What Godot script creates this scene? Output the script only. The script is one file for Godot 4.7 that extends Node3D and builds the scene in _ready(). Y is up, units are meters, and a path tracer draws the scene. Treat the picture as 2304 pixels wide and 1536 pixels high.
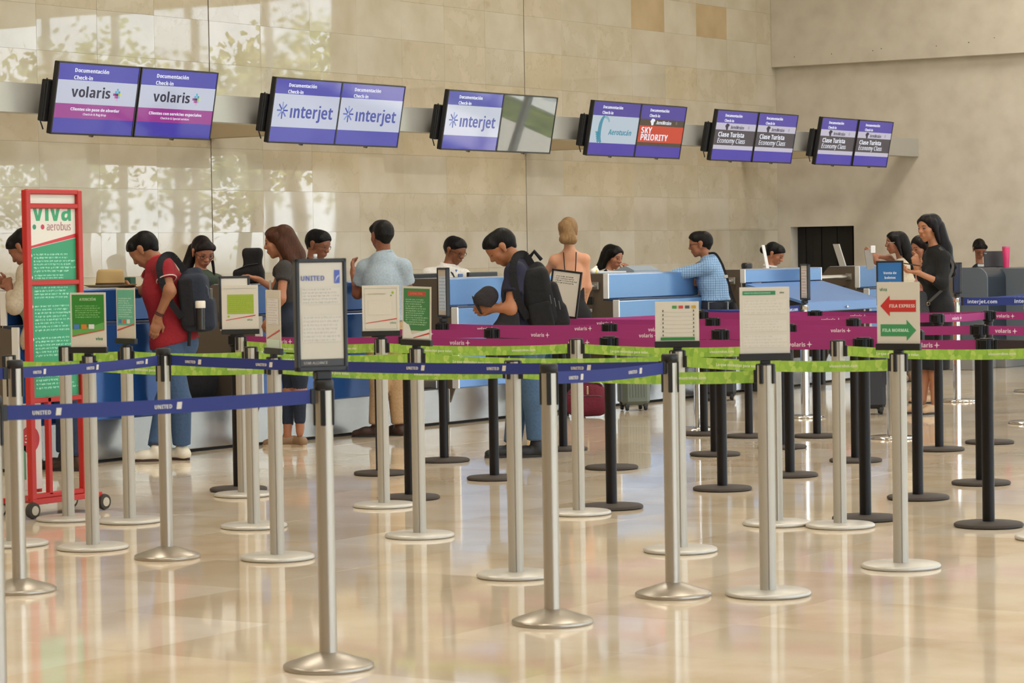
extends Node3D
# Airport check-in hall. World: X runs along the stone wall (away to the right), Z out of that wall into the hall, Y up, metres.

const YAW := -56.372              # turn of anything that squarely faces the camera
const WX := 31.85                 # where the plain end wall stands
const CZ := 4.2                   # front of the check-in counters
var used := {}
var mats := {}
var texs := {}
var fonts := {}
var tmesh := {}
var eye_at := Vector3(0, 1.415, 16.857)

# ---------------------------------------------------------------- nodes
func numbered(n: String) -> String:
	if not used.has(n):
		used[n] = 0
		return n
	used[n] += 1
	return "%s_%03d" % [n, used[n]]

func tag(o: Node, label: String, category := "", group := "", kind := "") -> void:
	if label: o.set_meta("label", label)
	if category: o.set_meta("category", category)
	if group: o.set_meta("group", group)
	if kind: o.set_meta("kind", kind)

func thing(n: String, label: String, category: String, at := Vector3.ZERO, turn := 0.0, group := "") -> Node3D:
	var o := Node3D.new()
	o.name = numbered(n)
	add_child(o)
	o.position = at
	o.rotation_degrees.y = turn
	tag(o, label, category, group)
	return o

func struct(n: String, at := Vector3.ZERO) -> Node3D:
	var o := Node3D.new()
	o.name = numbered(n)
	add_child(o)
	o.position = at
	o.set_meta("kind", "structure")
	return o

func part(parent: Node, n: String, m: Mesh, mt: Material, at := Vector3.ZERO, rot := Vector3.ZERO) -> MeshInstance3D:
	var o := MeshInstance3D.new()
	o.name = n
	o.mesh = m
	o.material_override = mt
	o.position = at
	o.rotation_degrees = rot
	parent.add_child(o, true)
	return o

func lone(n: String, m: Mesh, mt: Material, label: String, category: String, at := Vector3.ZERO, turn := 0.0, group := "") -> MeshInstance3D:
	var o := MeshInstance3D.new()
	o.name = numbered(n)
	o.mesh = m
	o.material_override = mt
	add_child(o)
	o.position = at
	o.rotation_degrees.y = turn
	tag(o, label, category, group)
	return o

# ---------------------------------------------------------------- materials
func mat(hex: String, rough := 0.6, metal := 0.0, more := {}) -> StandardMaterial3D:
	var key := hex + str(rough) + "/" + str(metal) + str(more)
	if mats.has(key): return mats[key]
	var m := StandardMaterial3D.new()
	m.albedo_color = Color(hex)
	m.roughness = rough
	m.metallic = metal
	for k in more: m.set(k, more[k])
	mats[key] = m
	return m

func noise_tex(key: String, seed_: int, freq: float, ramp: Array, size := 512, oct := 4, warp := 0.0) -> NoiseTexture2D:
	if texs.has(key): return texs[key]
	var n := FastNoiseLite.new()
	n.seed = seed_
	n.noise_type = FastNoiseLite.TYPE_SIMPLEX_SMOOTH
	n.frequency = freq
	n.fractal_octaves = oct
	if warp > 0.0:
		n.domain_warp_enabled = true
		n.domain_warp_amplitude = warp
		n.domain_warp_frequency = freq * 0.7
	var t := NoiseTexture2D.new()
	t.width = size
	t.height = size
	t.seamless = true
	t.noise = n
	var g := Gradient.new()
	var offs := PackedFloat32Array()
	var cols := PackedColorArray()
	for r in ramp:
		offs.append(r[0])
		cols.append(Color(r[1]))
	g.offsets = offs
	g.colors = cols
	t.color_ramp = g
	texs[key] = t
	return t

func stone(hex: String, tex: Texture2D, rough: float, scale := 0.5, offset := Vector3.ZERO, spec := 0.5) -> StandardMaterial3D:
	var m := StandardMaterial3D.new()
	m.albedo_color = Color(hex)
	m.albedo_texture = tex
	m.uv1_triplanar = true
	m.uv1_world_triplanar = true
	m.uv1_scale = Vector3.ONE * scale
	m.uv1_offset = offset
	m.roughness = rough
	m.metallic_specular = spec
	return m

func cloth(hex: String, sheen := -1.0) -> StandardMaterial3D:
	if sheen < 0.0: sheen = 0.3 * Color(hex).get_luminance() + 0.02
	var key := "cloth" + hex + str(sheen)
	if mats.has(key): return mats[key]
	var m := StandardMaterial3D.new()
	m.albedo_color = Color(hex)
	m.albedo_texture = noise_tex("weave", 5, 0.06, [[0.0, "d8d8d8"], [0.5, "f2f2f2"], [1.0, "ffffff"]], 256, 3)
	m.uv1_triplanar = true
	m.uv1_scale = Vector3.ONE * 3.0
	m.roughness = 0.9
	m.rim_enabled = true
	m.rim = sheen
	m.rim_tint = 0.6
	m.normal_enabled = true
	m.normal_texture = fold_tex()
	m.normal_scale = 0.55
	mats[key] = m
	return m

func fold_tex() -> NoiseTexture2D:
	if texs.has("folds"): return texs["folds"]
	var n := FastNoiseLite.new()
	n.seed = 9
	n.frequency = 0.012
	n.fractal_octaves = 3
	n.domain_warp_enabled = true
	n.domain_warp_amplitude = 25.0
	var t := NoiseTexture2D.new()
	t.width = 256
	t.height = 256
	t.seamless = true
	t.as_normal_map = true
	t.bump_strength = 6.0
	t.noise = n
	texs["folds"] = t
	return t

func hair_mat(hex: String) -> StandardMaterial3D:
	var key := "hair" + hex
	if mats.has(key): return mats[key]
	var m := StandardMaterial3D.new()
	m.albedo_color = Color(hex)
	m.albedo_texture = noise_tex("strands", 71, 0.05, [[0.0, "8a8a8a"], [0.45, "c8c8c8"], [1.0, "ffffff"]], 256, 3)
	m.uv1_triplanar = true
	m.uv1_scale = Vector3(9.0, 0.9, 9.0)
	m.roughness = 0.5
	m.metallic_specular = 0.3
	m.normal_enabled = true
	m.normal_texture = fold_tex()
	m.normal_scale = 0.8
	mats[key] = m
	return m

func glow(hex: String, energy: float, rough := 0.12) -> StandardMaterial3D:
	var key := "glow" + hex + str(energy)
	if mats.has(key): return mats[key]
	var m := StandardMaterial3D.new()
	m.albedo_color = Color("0a0a0c")
	m.roughness = rough
	m.emission_enabled = true
	m.emission = Color(hex)
	m.emission_energy_multiplier = energy
	mats[key] = m
	return m

func img_tex(im: Image) -> ImageTexture:
	return ImageTexture.create_from_image(im)

# ---------------------------------------------------------------- shapes
func begin() -> SurfaceTool:
	var st := SurfaceTool.new()
	st.begin(Mesh.PRIMITIVE_TRIANGLES)
	return st

# a flat convex face, turned away from `inside`
func face(st: SurfaceTool, p: Array, inside: Vector3) -> void:
	var n: Vector3 = (p[1] - p[0]).cross(p[2] - p[0])
	if n.length_squared() < 1e-16 and p.size() > 3: n = (p[2] - p[0]).cross(p[3] - p[0])
	n = n.normalized()
	var c := Vector3.ZERO
	for q in p: c += q
	c /= p.size()
	var q2 := p.duplicate()
	if n.dot(c - inside) < 0.0:
		n = -n
		q2.reverse()
	# q2 is counter-clockwise from outside; Godot wants clockwise
	for k in range(1, q2.size() - 1):
		for v in [q2[0], q2[k + 1], q2[k]]:
			st.set_normal(n)
			st.add_vertex(v)

func add_box(st: SurfaceTool, lo: Vector3, hi: Vector3, b := 0.0, tf := Transform3D.IDENTITY) -> void:
	var c := tf * ((lo + hi) * 0.5)
	var h := (hi - lo) * 0.5
	var m := (lo + hi) * 0.5
	b = minf(b, minf(h.x, minf(h.y, h.z)) * 0.9)
	var ax := [Vector3.RIGHT, Vector3.UP, Vector3.BACK]
	var hs := [h.x, h.y, h.z]
	for i in 3:
		var u: Vector3 = ax[(i + 1) % 3]
		var v: Vector3 = ax[(i + 2) % 3]
		var hu: float = hs[(i + 1) % 3] - b
		var hv: float = hs[(i + 2) % 3] - b
		for s in [-1.0, 1.0]:
			var o: Vector3 = m + ax[i] * hs[i] * s
			face(st, [tf * (o + u * hu + v * hv), tf * (o - u * hu + v * hv), tf * (o - u * hu - v * hv), tf * (o + u * hu - v * hv)], c)
	if b <= 0.0: return
	for i in 3:
		var w: Vector3 = ax[i]
		var u: Vector3 = ax[(i + 1) % 3]
		var v: Vector3 = ax[(i + 2) % 3]
		var hw: float = hs[i] - b
		var hu: float = hs[(i + 1) % 3]
		var hv: float = hs[(i + 2) % 3]
		for s in [-1.0, 1.0]:
			for t in [-1.0, 1.0]:
				var p1: Vector3 = m + u * hu * s + v * (hv - b) * t
				var p2: Vector3 = m + u * (hu - b) * s + v * hv * t
				face(st, [tf * (p1 - w * hw), tf * (p1 + w * hw), tf * (p2 + w * hw), tf * (p2 - w * hw)], c)
	for sx in [-1.0, 1.0]:
		for sy in [-1.0, 1.0]:
			for sz in [-1.0, 1.0]:
				face(st, [tf * (m + Vector3(h.x * sx, (h.y - b) * sy, (h.z - b) * sz)), tf * (m + Vector3((h.x - b) * sx, h.y * sy, (h.z - b) * sz)), tf * (m + Vector3((h.x - b) * sx, (h.y - b) * sy, h.z * sz))], c)

func box(lo: Vector3, hi: Vector3, b := 0.0) -> ArrayMesh:
	var st := begin()
	add_box(st, lo, hi, b)
	return st.commit()

# profile of [radius, height]; turned round Y
func add_lathe(st: SurfaceTool, prof: Array, seg := 32, tf := Transform3D.IDENTITY, smooth := true) -> void:
	var nn := []
	for k in range(prof.size() - 1):
		var a: Vector2 = prof[k]
		var b: Vector2 = prof[k + 1]
		var d := (b - a)
		nn.append(Vector2(d.y, -d.x).normalized() if d.length() > 1e-9 else Vector2(1, 0))
	for k in range(prof.size() - 1):
		var a: Vector2 = prof[k]
		var b: Vector2 = prof[k + 1]
		var na: Vector2 = nn[k]
		var nb: Vector2 = nn[k]
		if smooth and k > 0 and nn[k - 1].dot(nn[k]) > 0.6: na = (nn[k - 1] + nn[k]).normalized()
		if smooth and k < nn.size() - 1 and nn[k + 1].dot(nn[k]) > 0.6: nb = (nn[k + 1] + nn[k]).normalized()
		for i in seg:
			var t0 := TAU * i / seg
			var t1 := TAU * (i + 1) / seg
			var d0 := Vector3(cos(t0), 0, sin(t0))
			var d1 := Vector3(cos(t1), 0, sin(t1))
			var vs := [[d0 * a.x + Vector3.UP * a.y, d0 * na.x + Vector3.UP * na.y], [d1 * a.x + Vector3.UP * a.y, d1 * na.x + Vector3.UP * na.y], [d1 * b.x + Vector3.UP * b.y, d1 * nb.x + Vector3.UP * nb.y], [d0 * b.x + Vector3.UP * b.y, d0 * nb.x + Vector3.UP * nb.y]]
			var order := []
			if a.x > 1e-6: order += [0, 1, 2]
			if b.x > 1e-6: order += [0, 2, 3]
			for j in order:
				st.set_normal((tf.basis * vs[j][1]).normalized())
				st.add_vertex(tf * vs[j][0])

func lathe(prof: Array, seg := 32) -> ArrayMesh:
	var st := begin()
	add_lathe(st, prof, seg)
	return st.commit()

func add_tube(st: SurfaceTool, pts: Array, r: float, seg := 8, caps := true) -> void:
	var n := pts.size()
	var rings := []
	var prev := Vector3.ZERO
	for k in n:
		var d: Vector3 = (pts[mini(k + 1, n - 1)] - pts[maxi(k - 1, 0)]).normalized()
		var u := prev - d * prev.dot(d)
		if u.length() < 0.1:
			u = Vector3.UP if absf(d.y) < 0.9 else Vector3.RIGHT
			u = u - d * u.dot(d)
		u = u.normalized()
		prev = u
		var v := d.cross(u)
		var ring := []
		for i in seg:
			var t := TAU * i / seg
			ring.append([pts[k] + (u * cos(t) + v * sin(t)) * r, u * cos(t) + v * sin(t)])
		rings.append(ring)
	for k in n - 1:
		for i in seg:
			var j := (i + 1) % seg
			for q in [rings[k][i], rings[k + 1][j], rings[k][j], rings[k][i], rings[k + 1][i], rings[k + 1][j]]:
				st.set_normal(q[1])
				st.add_vertex(q[0])
	if caps:
		for e in [0, n - 1]:
			var pp := []
			for q in rings[e]: pp.append(q[0])
			face(st, pp, pts[1] if e == 0 else pts[n - 2])

func tube(pts: Array, r: float, seg := 8) -> ArrayMesh:
	var st := begin()
	add_tube(st, pts, r, seg)
	return st.commit()

# polygon in (a, y) pushed along x from x0 to x1; a is measured along z
func add_prism_x(st: SurfaceTool, poly: Array, x0: float, x1: float) -> void:
	var pv := PackedVector2Array(poly)
	var tri := Geometry2D.triangulate_polygon(pv)
	for k in range(0, tri.size(), 3):
		var a := pv[tri[k]]
		var b := pv[tri[k + 1]]
		var c := pv[tri[k + 2]]
		face(st, [Vector3(x0, a.y, a.x), Vector3(x0, b.y, b.x), Vector3(x0, c.y, c.x)], Vector3(x0 + 1, a.y, a.x) if x1 > x0 else Vector3(x0 - 1, a.y, a.x))
		face(st, [Vector3(x1, a.y, a.x), Vector3(x1, b.y, b.x), Vector3(x1, c.y, c.x)], Vector3(x1 - 1, a.y, a.x) if x1 > x0 else Vector3(x1 + 1, a.y, a.x))
	var cw := Geometry2D.is_polygon_clockwise(pv)
	for k in pv.size():
		var a := pv[k]
		var b := pv[(k + 1) % pv.size()]
		var d := (b - a).normalized()
		var out := Vector2(-d.y, d.x) if cw else Vector2(d.y, -d.x)
		var mid := (a + b) * 0.5 - out * 0.001
		face(st, [Vector3(x0, a.y, a.x), Vector3(x1, a.y, a.x), Vector3(x1, b.y, b.x), Vector3(x0, b.y, b.x)], Vector3((x0 + x1) * 0.5, mid.y, mid.x))

func prism_x(poly: Array, x0: float, x1: float) -> ArrayMesh:
	var st := begin()
	add_prism_x(st, poly, x0, x1)
	return st.commit()

# flat polygon in the xy plane with a little thickness, facing +z
func plate(poly: Array, t := 0.001) -> ArrayMesh:
	var st := begin()
	var pv := PackedVector2Array(poly)
	var tri := Geometry2D.triangulate_polygon(pv)
	for k in range(0, tri.size(), 3):
		var q := []
		for j in 3: q.append(Vector3(pv[tri[k + j]].x, pv[tri[k + j]].y, t))
		face(st, q, Vector3(q[0].x, q[0].y, -1))
	for k in pv.size():
		var a := pv[k]
		var b := pv[(k + 1) % pv.size()]
		face(st, [Vector3(a.x, a.y, 0), Vector3(b.x, b.y, 0), Vector3(b.x, b.y, t), Vector3(a.x, a.y, t)], Vector3((a.x + b.x) * 0.5, (a.y + b.y) * 0.5, t * 0.5) - Vector3((b.y - a.y), -(b.x - a.x), 0) * (0.01 if not Geometry2D.is_polygon_clockwise(pv) else -0.01))
	return st.commit()

# a quad w x h centred in x, from y0 up, facing +z, with uv
func card(w: float, h: float, y0 := 0.0) -> ArrayMesh:
	var st := begin()
	var v := [[Vector3(-w / 2, y0, 0), Vector2(0, 1)], [Vector3(w / 2, y0, 0), Vector2(1, 1)], [Vector3(w / 2, y0 + h, 0), Vector2(1, 0)], [Vector3(-w / 2, y0 + h, 0), Vector2(0, 0)]]
	for k in [0, 3, 2, 0, 2, 1]:
		st.set_normal(Vector3.BACK)
		st.set_uv(v[k][1])
		st.add_vertex(v[k][0])
	return st.commit()

func circle(c: Vector2, r: float, n := 20) -> Array:
	var a := []
	for k in n: a.append(c + Vector2(cos(TAU * k / n), sin(TAU * k / n)) * r)
	return a

# ---------------------------------------------------------------- lettering
func font(bold: bool, serif := false) -> SystemFont:
	var key := str(bold) + str(serif)
	if fonts.has(key): return fonts[key]
	var f := SystemFont.new()
	f.font_names = PackedStringArray(["Droid Serif" if serif else "Droid Sans"])
	f.font_weight = 700 if bold else 400
	fonts[key] = f
	return f

func word(s: String, size: float, bold := true, align := HORIZONTAL_ALIGNMENT_LEFT, serif := false) -> TextMesh:
	var key := "%s|%f|%s|%d|%s" % [s, size, bold, align, serif]
	if tmesh.has(key): return tmesh[key]
	var t := TextMesh.new()
	t.font = font(bold, serif)
	t.text = s
	t.font_size = 24
	t.pixel_size = size / 24.0 * 0.7
	t.depth = 0.0015
	t.curve_step = 1.5
	t.horizontal_alignment = align
	t.vertical_alignment = VERTICAL_ALIGNMENT_CENTER
	tmesh[key] = t
	return t

func text(parent: Node, s: String, size: float, at: Vector3, mt: Material, bold := true, align := HORIZONTAL_ALIGNMENT_LEFT, sx := 1.0, slant := 0.0, rot := Vector3.ZERO, serif := false) -> MeshInstance3D:
	var o := part(parent, "lettering", word(s, size, bold, align, serif), mt, at, rot)
	if sx != 1.0 or slant != 0.0:
		o.transform = Transform3D(Basis.from_euler(rot * PI / 180.0) * Basis(Vector3(sx, 0, 0), Vector3(slant, 1, 0), Vector3(0, 0, 1)), at)
	return o

# ---------------------------------------------------------------- soft bodies: tapered capsules joined by a smooth minimum, meshed as surface nets
# a bone is [a, b, ra, rb, flatten axis, flatten share, cut the far end square]
func bone(a: Vector3, b: Vector3, ra: float, rb: float, ax := Vector3.ZERO, share := 1.0, cut := false) -> Array:
	return [a, b, ra, rb, ax.normalized() if ax != Vector3.ZERO else ax, share, cut]

# a rounded block: centre, half sizes without the rounding, rounding, turn
func rblock(c: Vector3, h: Vector3, r: float, turn := Vector3.ZERO) -> Array:
	var bs := Basis.from_euler(turn * PI / 180.0)
	var e := (bs.x * h.x).abs() + (bs.y * h.y).abs() + (bs.z * h.z).abs()
	return [c - e, c + e, r, r, Vector3.ZERO, 1.0, false, [c, h, bs.inverse()]]

func fat(bones: Array, by: float) -> Array:
	var out := []
	for b in bones: out.append([b[0], b[1], b[2] + by, b[3] + by, b[4], b[5], b[6]])
	return out

func blob(bones: Array, cell: float, k: float, planes := []) -> Array:
	var lo := Vector3.ONE * 1e9
	var hi := -lo
	for b in bones:
		var r := maxf(b[2], b[3]) + 2.0 * cell
		lo = lo.min(b[0].min(b[1]) - Vector3.ONE * r)
		hi = hi.max(b[0].max(b[1]) + Vector3.ONE * r)
	var nx := int((hi.x - lo.x) / cell) + 2
	var ny := int((hi.y - lo.y) / cell) + 2
	var nz := int((hi.z - lo.z) / cell) + 2
	var sy := nx
	var sz := nx * ny
	var f := PackedFloat32Array()
	f.resize(nx * ny * nz)
	f.fill(1.0)
	var ik := 0.25 / k
	for b in bones:
		var a: Vector3 = b[0]
		var ba: Vector3 = b[1] - a
		var ra: float = b[2]
		var dr: float = b[3] - ra
		var ax: Vector3 = b[4]
		var g: float = 1.0 / b[5] - 1.0
		var flat: bool = ax != Vector3.ZERO and b[5] != 1.0
		if flat: ba += ax * (ba.dot(ax) * g)
		var inv := 1.0 / maxf(ba.length_squared(), 1e-9)
		var cut: bool = b[6]
		var cd: Vector3 = (b[1] - a).normalized()
		var cb: Vector3 = b[1]
		var rr := maxf(b[2], b[3]) + k + cell
		var l: Vector3 = (a.min(b[1]) - Vector3.ONE * rr - lo) / cell
		var h: Vector3 = (a.max(b[1]) + Vector3.ONE * rr - lo) / cell
		var x0 := maxi(0, int(l.x))
		var x1 := mini(nx - 1, int(h.x) + 1)
		var y0 := maxi(0, int(l.y))
		var y1 := mini(ny - 1, int(h.y) + 1)
		var z0 := maxi(0, int(l.z))
		var z1 := mini(nz - 1, int(h.z) + 1)
		if b.size() > 7:
			var bc: Vector3 = b[7][0]
			var bh: Vector3 = b[7][1]
			var bi: Basis = b[7][2]
			for z in range(z0, z1 + 1):
				for y in range(y0, y1 + 1):
					for x in range(x0, x1 + 1):
						var q := (bi * (lo + Vector3(x, y, z) * cell - bc)).abs() - bh
						var d := q.max(Vector3.ZERO).length() + minf(maxf(q.x, maxf(q.y, q.z)), 0.0) - ra
						var i := x + y * sy + z * sz
						var e := k - absf(d - f[i])
						f[i] = minf(d, f[i]) - (e * e * ik if e > 0.0 else 0.0)
			continue
		for z in range(z0, z1 + 1):
			for y in range(y0, y1 + 1):
				var i := x0 + y * sy + z * sz
				var p := lo + Vector3(x0, y, z) * cell - a
				for x in range(x0, x1 + 1):
					var q := p
					if flat: q += ax * (p.dot(ax) * g)
					var t := clampf(q.dot(ba) * inv, 0.0, 1.0)
					var d := (q - ba * t).length() - ra - dr * t
					if cut: d = maxf(d, (p + a - cb).dot(cd))
					var o := f[i]
					var e := k - absf(d - o)
					f[i] = minf(d, o) - (e * e * ik if e > 0.0 else 0.0)
					i += 1
					p.x += cell
	for pl in planes:
		var pn: Vector3 = pl[1].normalized()
		var pc: float = pn.dot(pl[0])
		var i := 0
		for z in nz:
			for y in ny:
				var s := pn.dot(lo + Vector3(0, y, z) * cell) - pc
				var dx := pn.x * cell
				for x in nx:
					if f[i] < s: f[i] = s
					s += dx
					i += 1
	var verts := PackedVector3Array()
	var norms := PackedVector3Array()
	var idx := PackedInt32Array()
	var at := PackedInt32Array()
	at.resize(nx * ny * nz)
	at.fill(-1)
	var offs := [0, 1, sy, sy + 1, sz, sz + 1, sz + sy, sz + sy + 1]
	var cpos := [Vector3(0, 0, 0), Vector3(1, 0, 0), Vector3(0, 1, 0), Vector3(1, 1, 0), Vector3(0, 0, 1), Vector3(1, 0, 1), Vector3(0, 1, 1), Vector3(1, 1, 1)]
	var edges := [[0, 1], [2, 3], [4, 5], [6, 7], [0, 2], [1, 3], [4, 6], [5, 7], [0, 4], [1, 5], [2, 6], [3, 7]]
	for z in nz - 1:
		for y in ny - 1:
			var i := y * sy + z * sz
			for x in nx - 1:
				var a0 := f[i] < 0.0
				if a0 != (f[i + 1] < 0.0) or a0 != (f[i + sy] < 0.0) or a0 != (f[i + sz] < 0.0) or a0 != (f[i + sy + 1] < 0.0) or a0 != (f[i + sz + 1] < 0.0) or a0 != (f[i + sz + sy] < 0.0) or a0 != (f[i + sz + sy + 1] < 0.0):
					var v := [f[i], f[i + 1], f[i + sy], f[i + sy + 1], f[i + sz], f[i + sz + 1], f[i + sz + sy], f[i + sz + sy + 1]]
					var c := Vector3.ZERO
					var m := 0
					for e in edges:
						var u: float = v[e[0]]
						var w: float = v[e[1]]
						if (u < 0.0) != (w < 0.0):
							c += cpos[e[0]].lerp(cpos[e[1]], u / (u - w))
							m += 1
					at[i] = verts.size()
					verts.append(lo + (Vector3(x, y, z) + c / m) * cell)
					norms.append(Vector3(v[1] + v[3] + v[5] + v[7] - v[0] - v[2] - v[4] - v[6], v[2] + v[3] + v[6] + v[7] - v[0] - v[1] - v[4] - v[5], v[4] + v[5] + v[6] + v[7] - v[0] - v[1] - v[2] - v[3]).normalized())
				i += 1
	var steps := [[1, sy, sz], [sy, sz, 1], [sz, 1, sy]]
	for z in range(1, nz - 1):
		for y in range(1, ny - 1):
			var i := 1 + y * sy + z * sz
			for x in range(1, nx - 1):
				if at[i] >= 0:
					var s0 := f[i] < 0.0
					for s in steps:
						if s0 != (f[i + s[0]] < 0.0):
							var A := at[i]
							var B := at[i - s[1]]
							var C := at[i - s[1] - s[2]]
							var D := at[i - s[2]]
							if B >= 0 and C >= 0 and D >= 0:
								if s0: idx.append_array(PackedInt32Array([A, C, B, A, D, C]))
								else: idx.append_array(PackedInt32Array([A, B, C, A, C, D]))
				i += 1
	return [verts, norms, idx]

func blob_mesh(parts: Array) -> ArrayMesh:
	var v := PackedVector3Array()
	var n := PackedVector3Array()
	var ix := PackedInt32Array()
	for p in parts:
		var o := v.size()
		v.append_array(p[0])
		n.append_array(p[1])
		for i in p[2]: ix.append(i + o)
	var arr := []
	arr.resize(Mesh.ARRAY_MAX)
	arr[Mesh.ARRAY_VERTEX] = v
	arr[Mesh.ARRAY_NORMAL] = n
	arr[Mesh.ARRAY_INDEX] = ix
	var m := ArrayMesh.new()
	m.add_surface_from_arrays(Mesh.PRIMITIVE_TRIANGLES, arr)
	return m

func moved(bones: Array, tf: Transform3D, s := 1.0) -> Array:
	var out := []
	for b in bones: out.append([tf * b[0], tf * b[1], b[2] * s, b[3] * s, (tf.basis * b[4]).normalized() if b[4] != Vector3.ZERO else b[4], b[5], b[6]])
	return out

# the head in its own axes: z towards the face, y up, x to its left
func head_bones(fem: bool) -> Array:
	var w := 0.0 if not fem else -0.003
	var X := Vector3.RIGHT
	var b := [
		bone(Vector3(0, 0.026, -0.028), Vector3(0, 0.034, 0.022), 0.088 + w, 0.082 + w, X, 0.86),
		bone(Vector3(0, 0.02, 0.04), Vector3(0, -0.055, 0.048), 0.06 + w, 0.046 + w, X, 0.98),
		bone(Vector3(0, -0.06, 0.025), Vector3(0, -0.092, 0.062), 0.047 + w, 0.021 + w),
		bone(Vector3(-0.03, 0.028, 0.084), Vector3(0.03, 0.028, 0.084), 0.0095, 0.0095),
		bone(Vector3(0, 0.016, 0.094), Vector3(0, -0.02, 0.112), 0.0075, 0.011),
		bone(Vector3(-0.011, -0.024, 0.102), Vector3(0.011, -0.024, 0.102), 0.008, 0.008),
		bone(Vector3(-0.016, -0.052, 0.089), Vector3(0.016, -0.052, 0.089), 0.0085, 0.0085),
		bone(Vector3(-0.012, -0.062, 0.087), Vector3(0.012, -0.062, 0.087), 0.008, 0.008)]
	for s in [-1.0, 1.0]:
		b.append(bone(Vector3(0.037 * s, -0.015, 0.062), Vector3(0.03 * s, -0.045, 0.056), 0.026, 0.022))
		b.append(bone(Vector3(0.079 * s, 0.016, -0.006), Vector3(0.075 * s, -0.026, 0.0), 0.019, 0.012, X, 0.42))
	return b

func hand_bones(w: Vector3, d: Vector3, nrm: Vector3, curl: float, side: float, fem: bool) -> Array:
	d = d.normalized()
	nrm = (nrm - d * nrm.dot(d)).normalized()
	var t := d.cross(nrm) * side
	var s := 0.92 if fem else 1.0
	var b := [bone(w - d * 0.02, w + d * 0.025 * s, 0.026 * s, 0.03 * s, nrm, 0.75), bone(w + d * 0.02 * s, w + d * 0.075 * s, 0.034 * s, 0.038 * s, nrm, 0.42)]
	var offs := [0.027, 0.009, -0.009, -0.026]
	var lens := [0.07, 0.078, 0.072, 0.056]
	for k in 4:
		var p: Vector3 = w + d * 0.085 * s + t * offs[k] * s
		var c := curl * (0.85 + 0.12 * k)
		var d1 := d.rotated(t, 0.0)
		d1 = (d * cos(c * 0.5) + nrm * sin(c * 0.5)).normalized()
		var d2 := (d * cos(c * 1.3) + nrm * sin(c * 1.3)).normalized()
		var q: Vector3 = p + d1 * lens[k] * 0.52 * s
		b.append(bone(p - d * 0.012, q, 0.0095 * s, 0.0085 * s))
		b.append(bone(q, q + d2 * lens[k] * 0.5 * s, 0.0085 * s, 0.0072 * s))
	var tb: Vector3 = w + d * 0.03 * s + t * 0.026 * s
	var td := (d * 0.75 + t * 0.6 + nrm * 0.3 * curl).normalized()
	var tm := tb + td * 0.042 * s
	b.append(bone(tb, tm, 0.0125 * s, 0.0105 * s))
	b.append(bone(tm, tm + (d + t * 0.15 + nrm * 0.4 * curl).normalized() * 0.034 * s, 0.0105 * s, 0.008 * s))
	return b

var crew := {}

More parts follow.
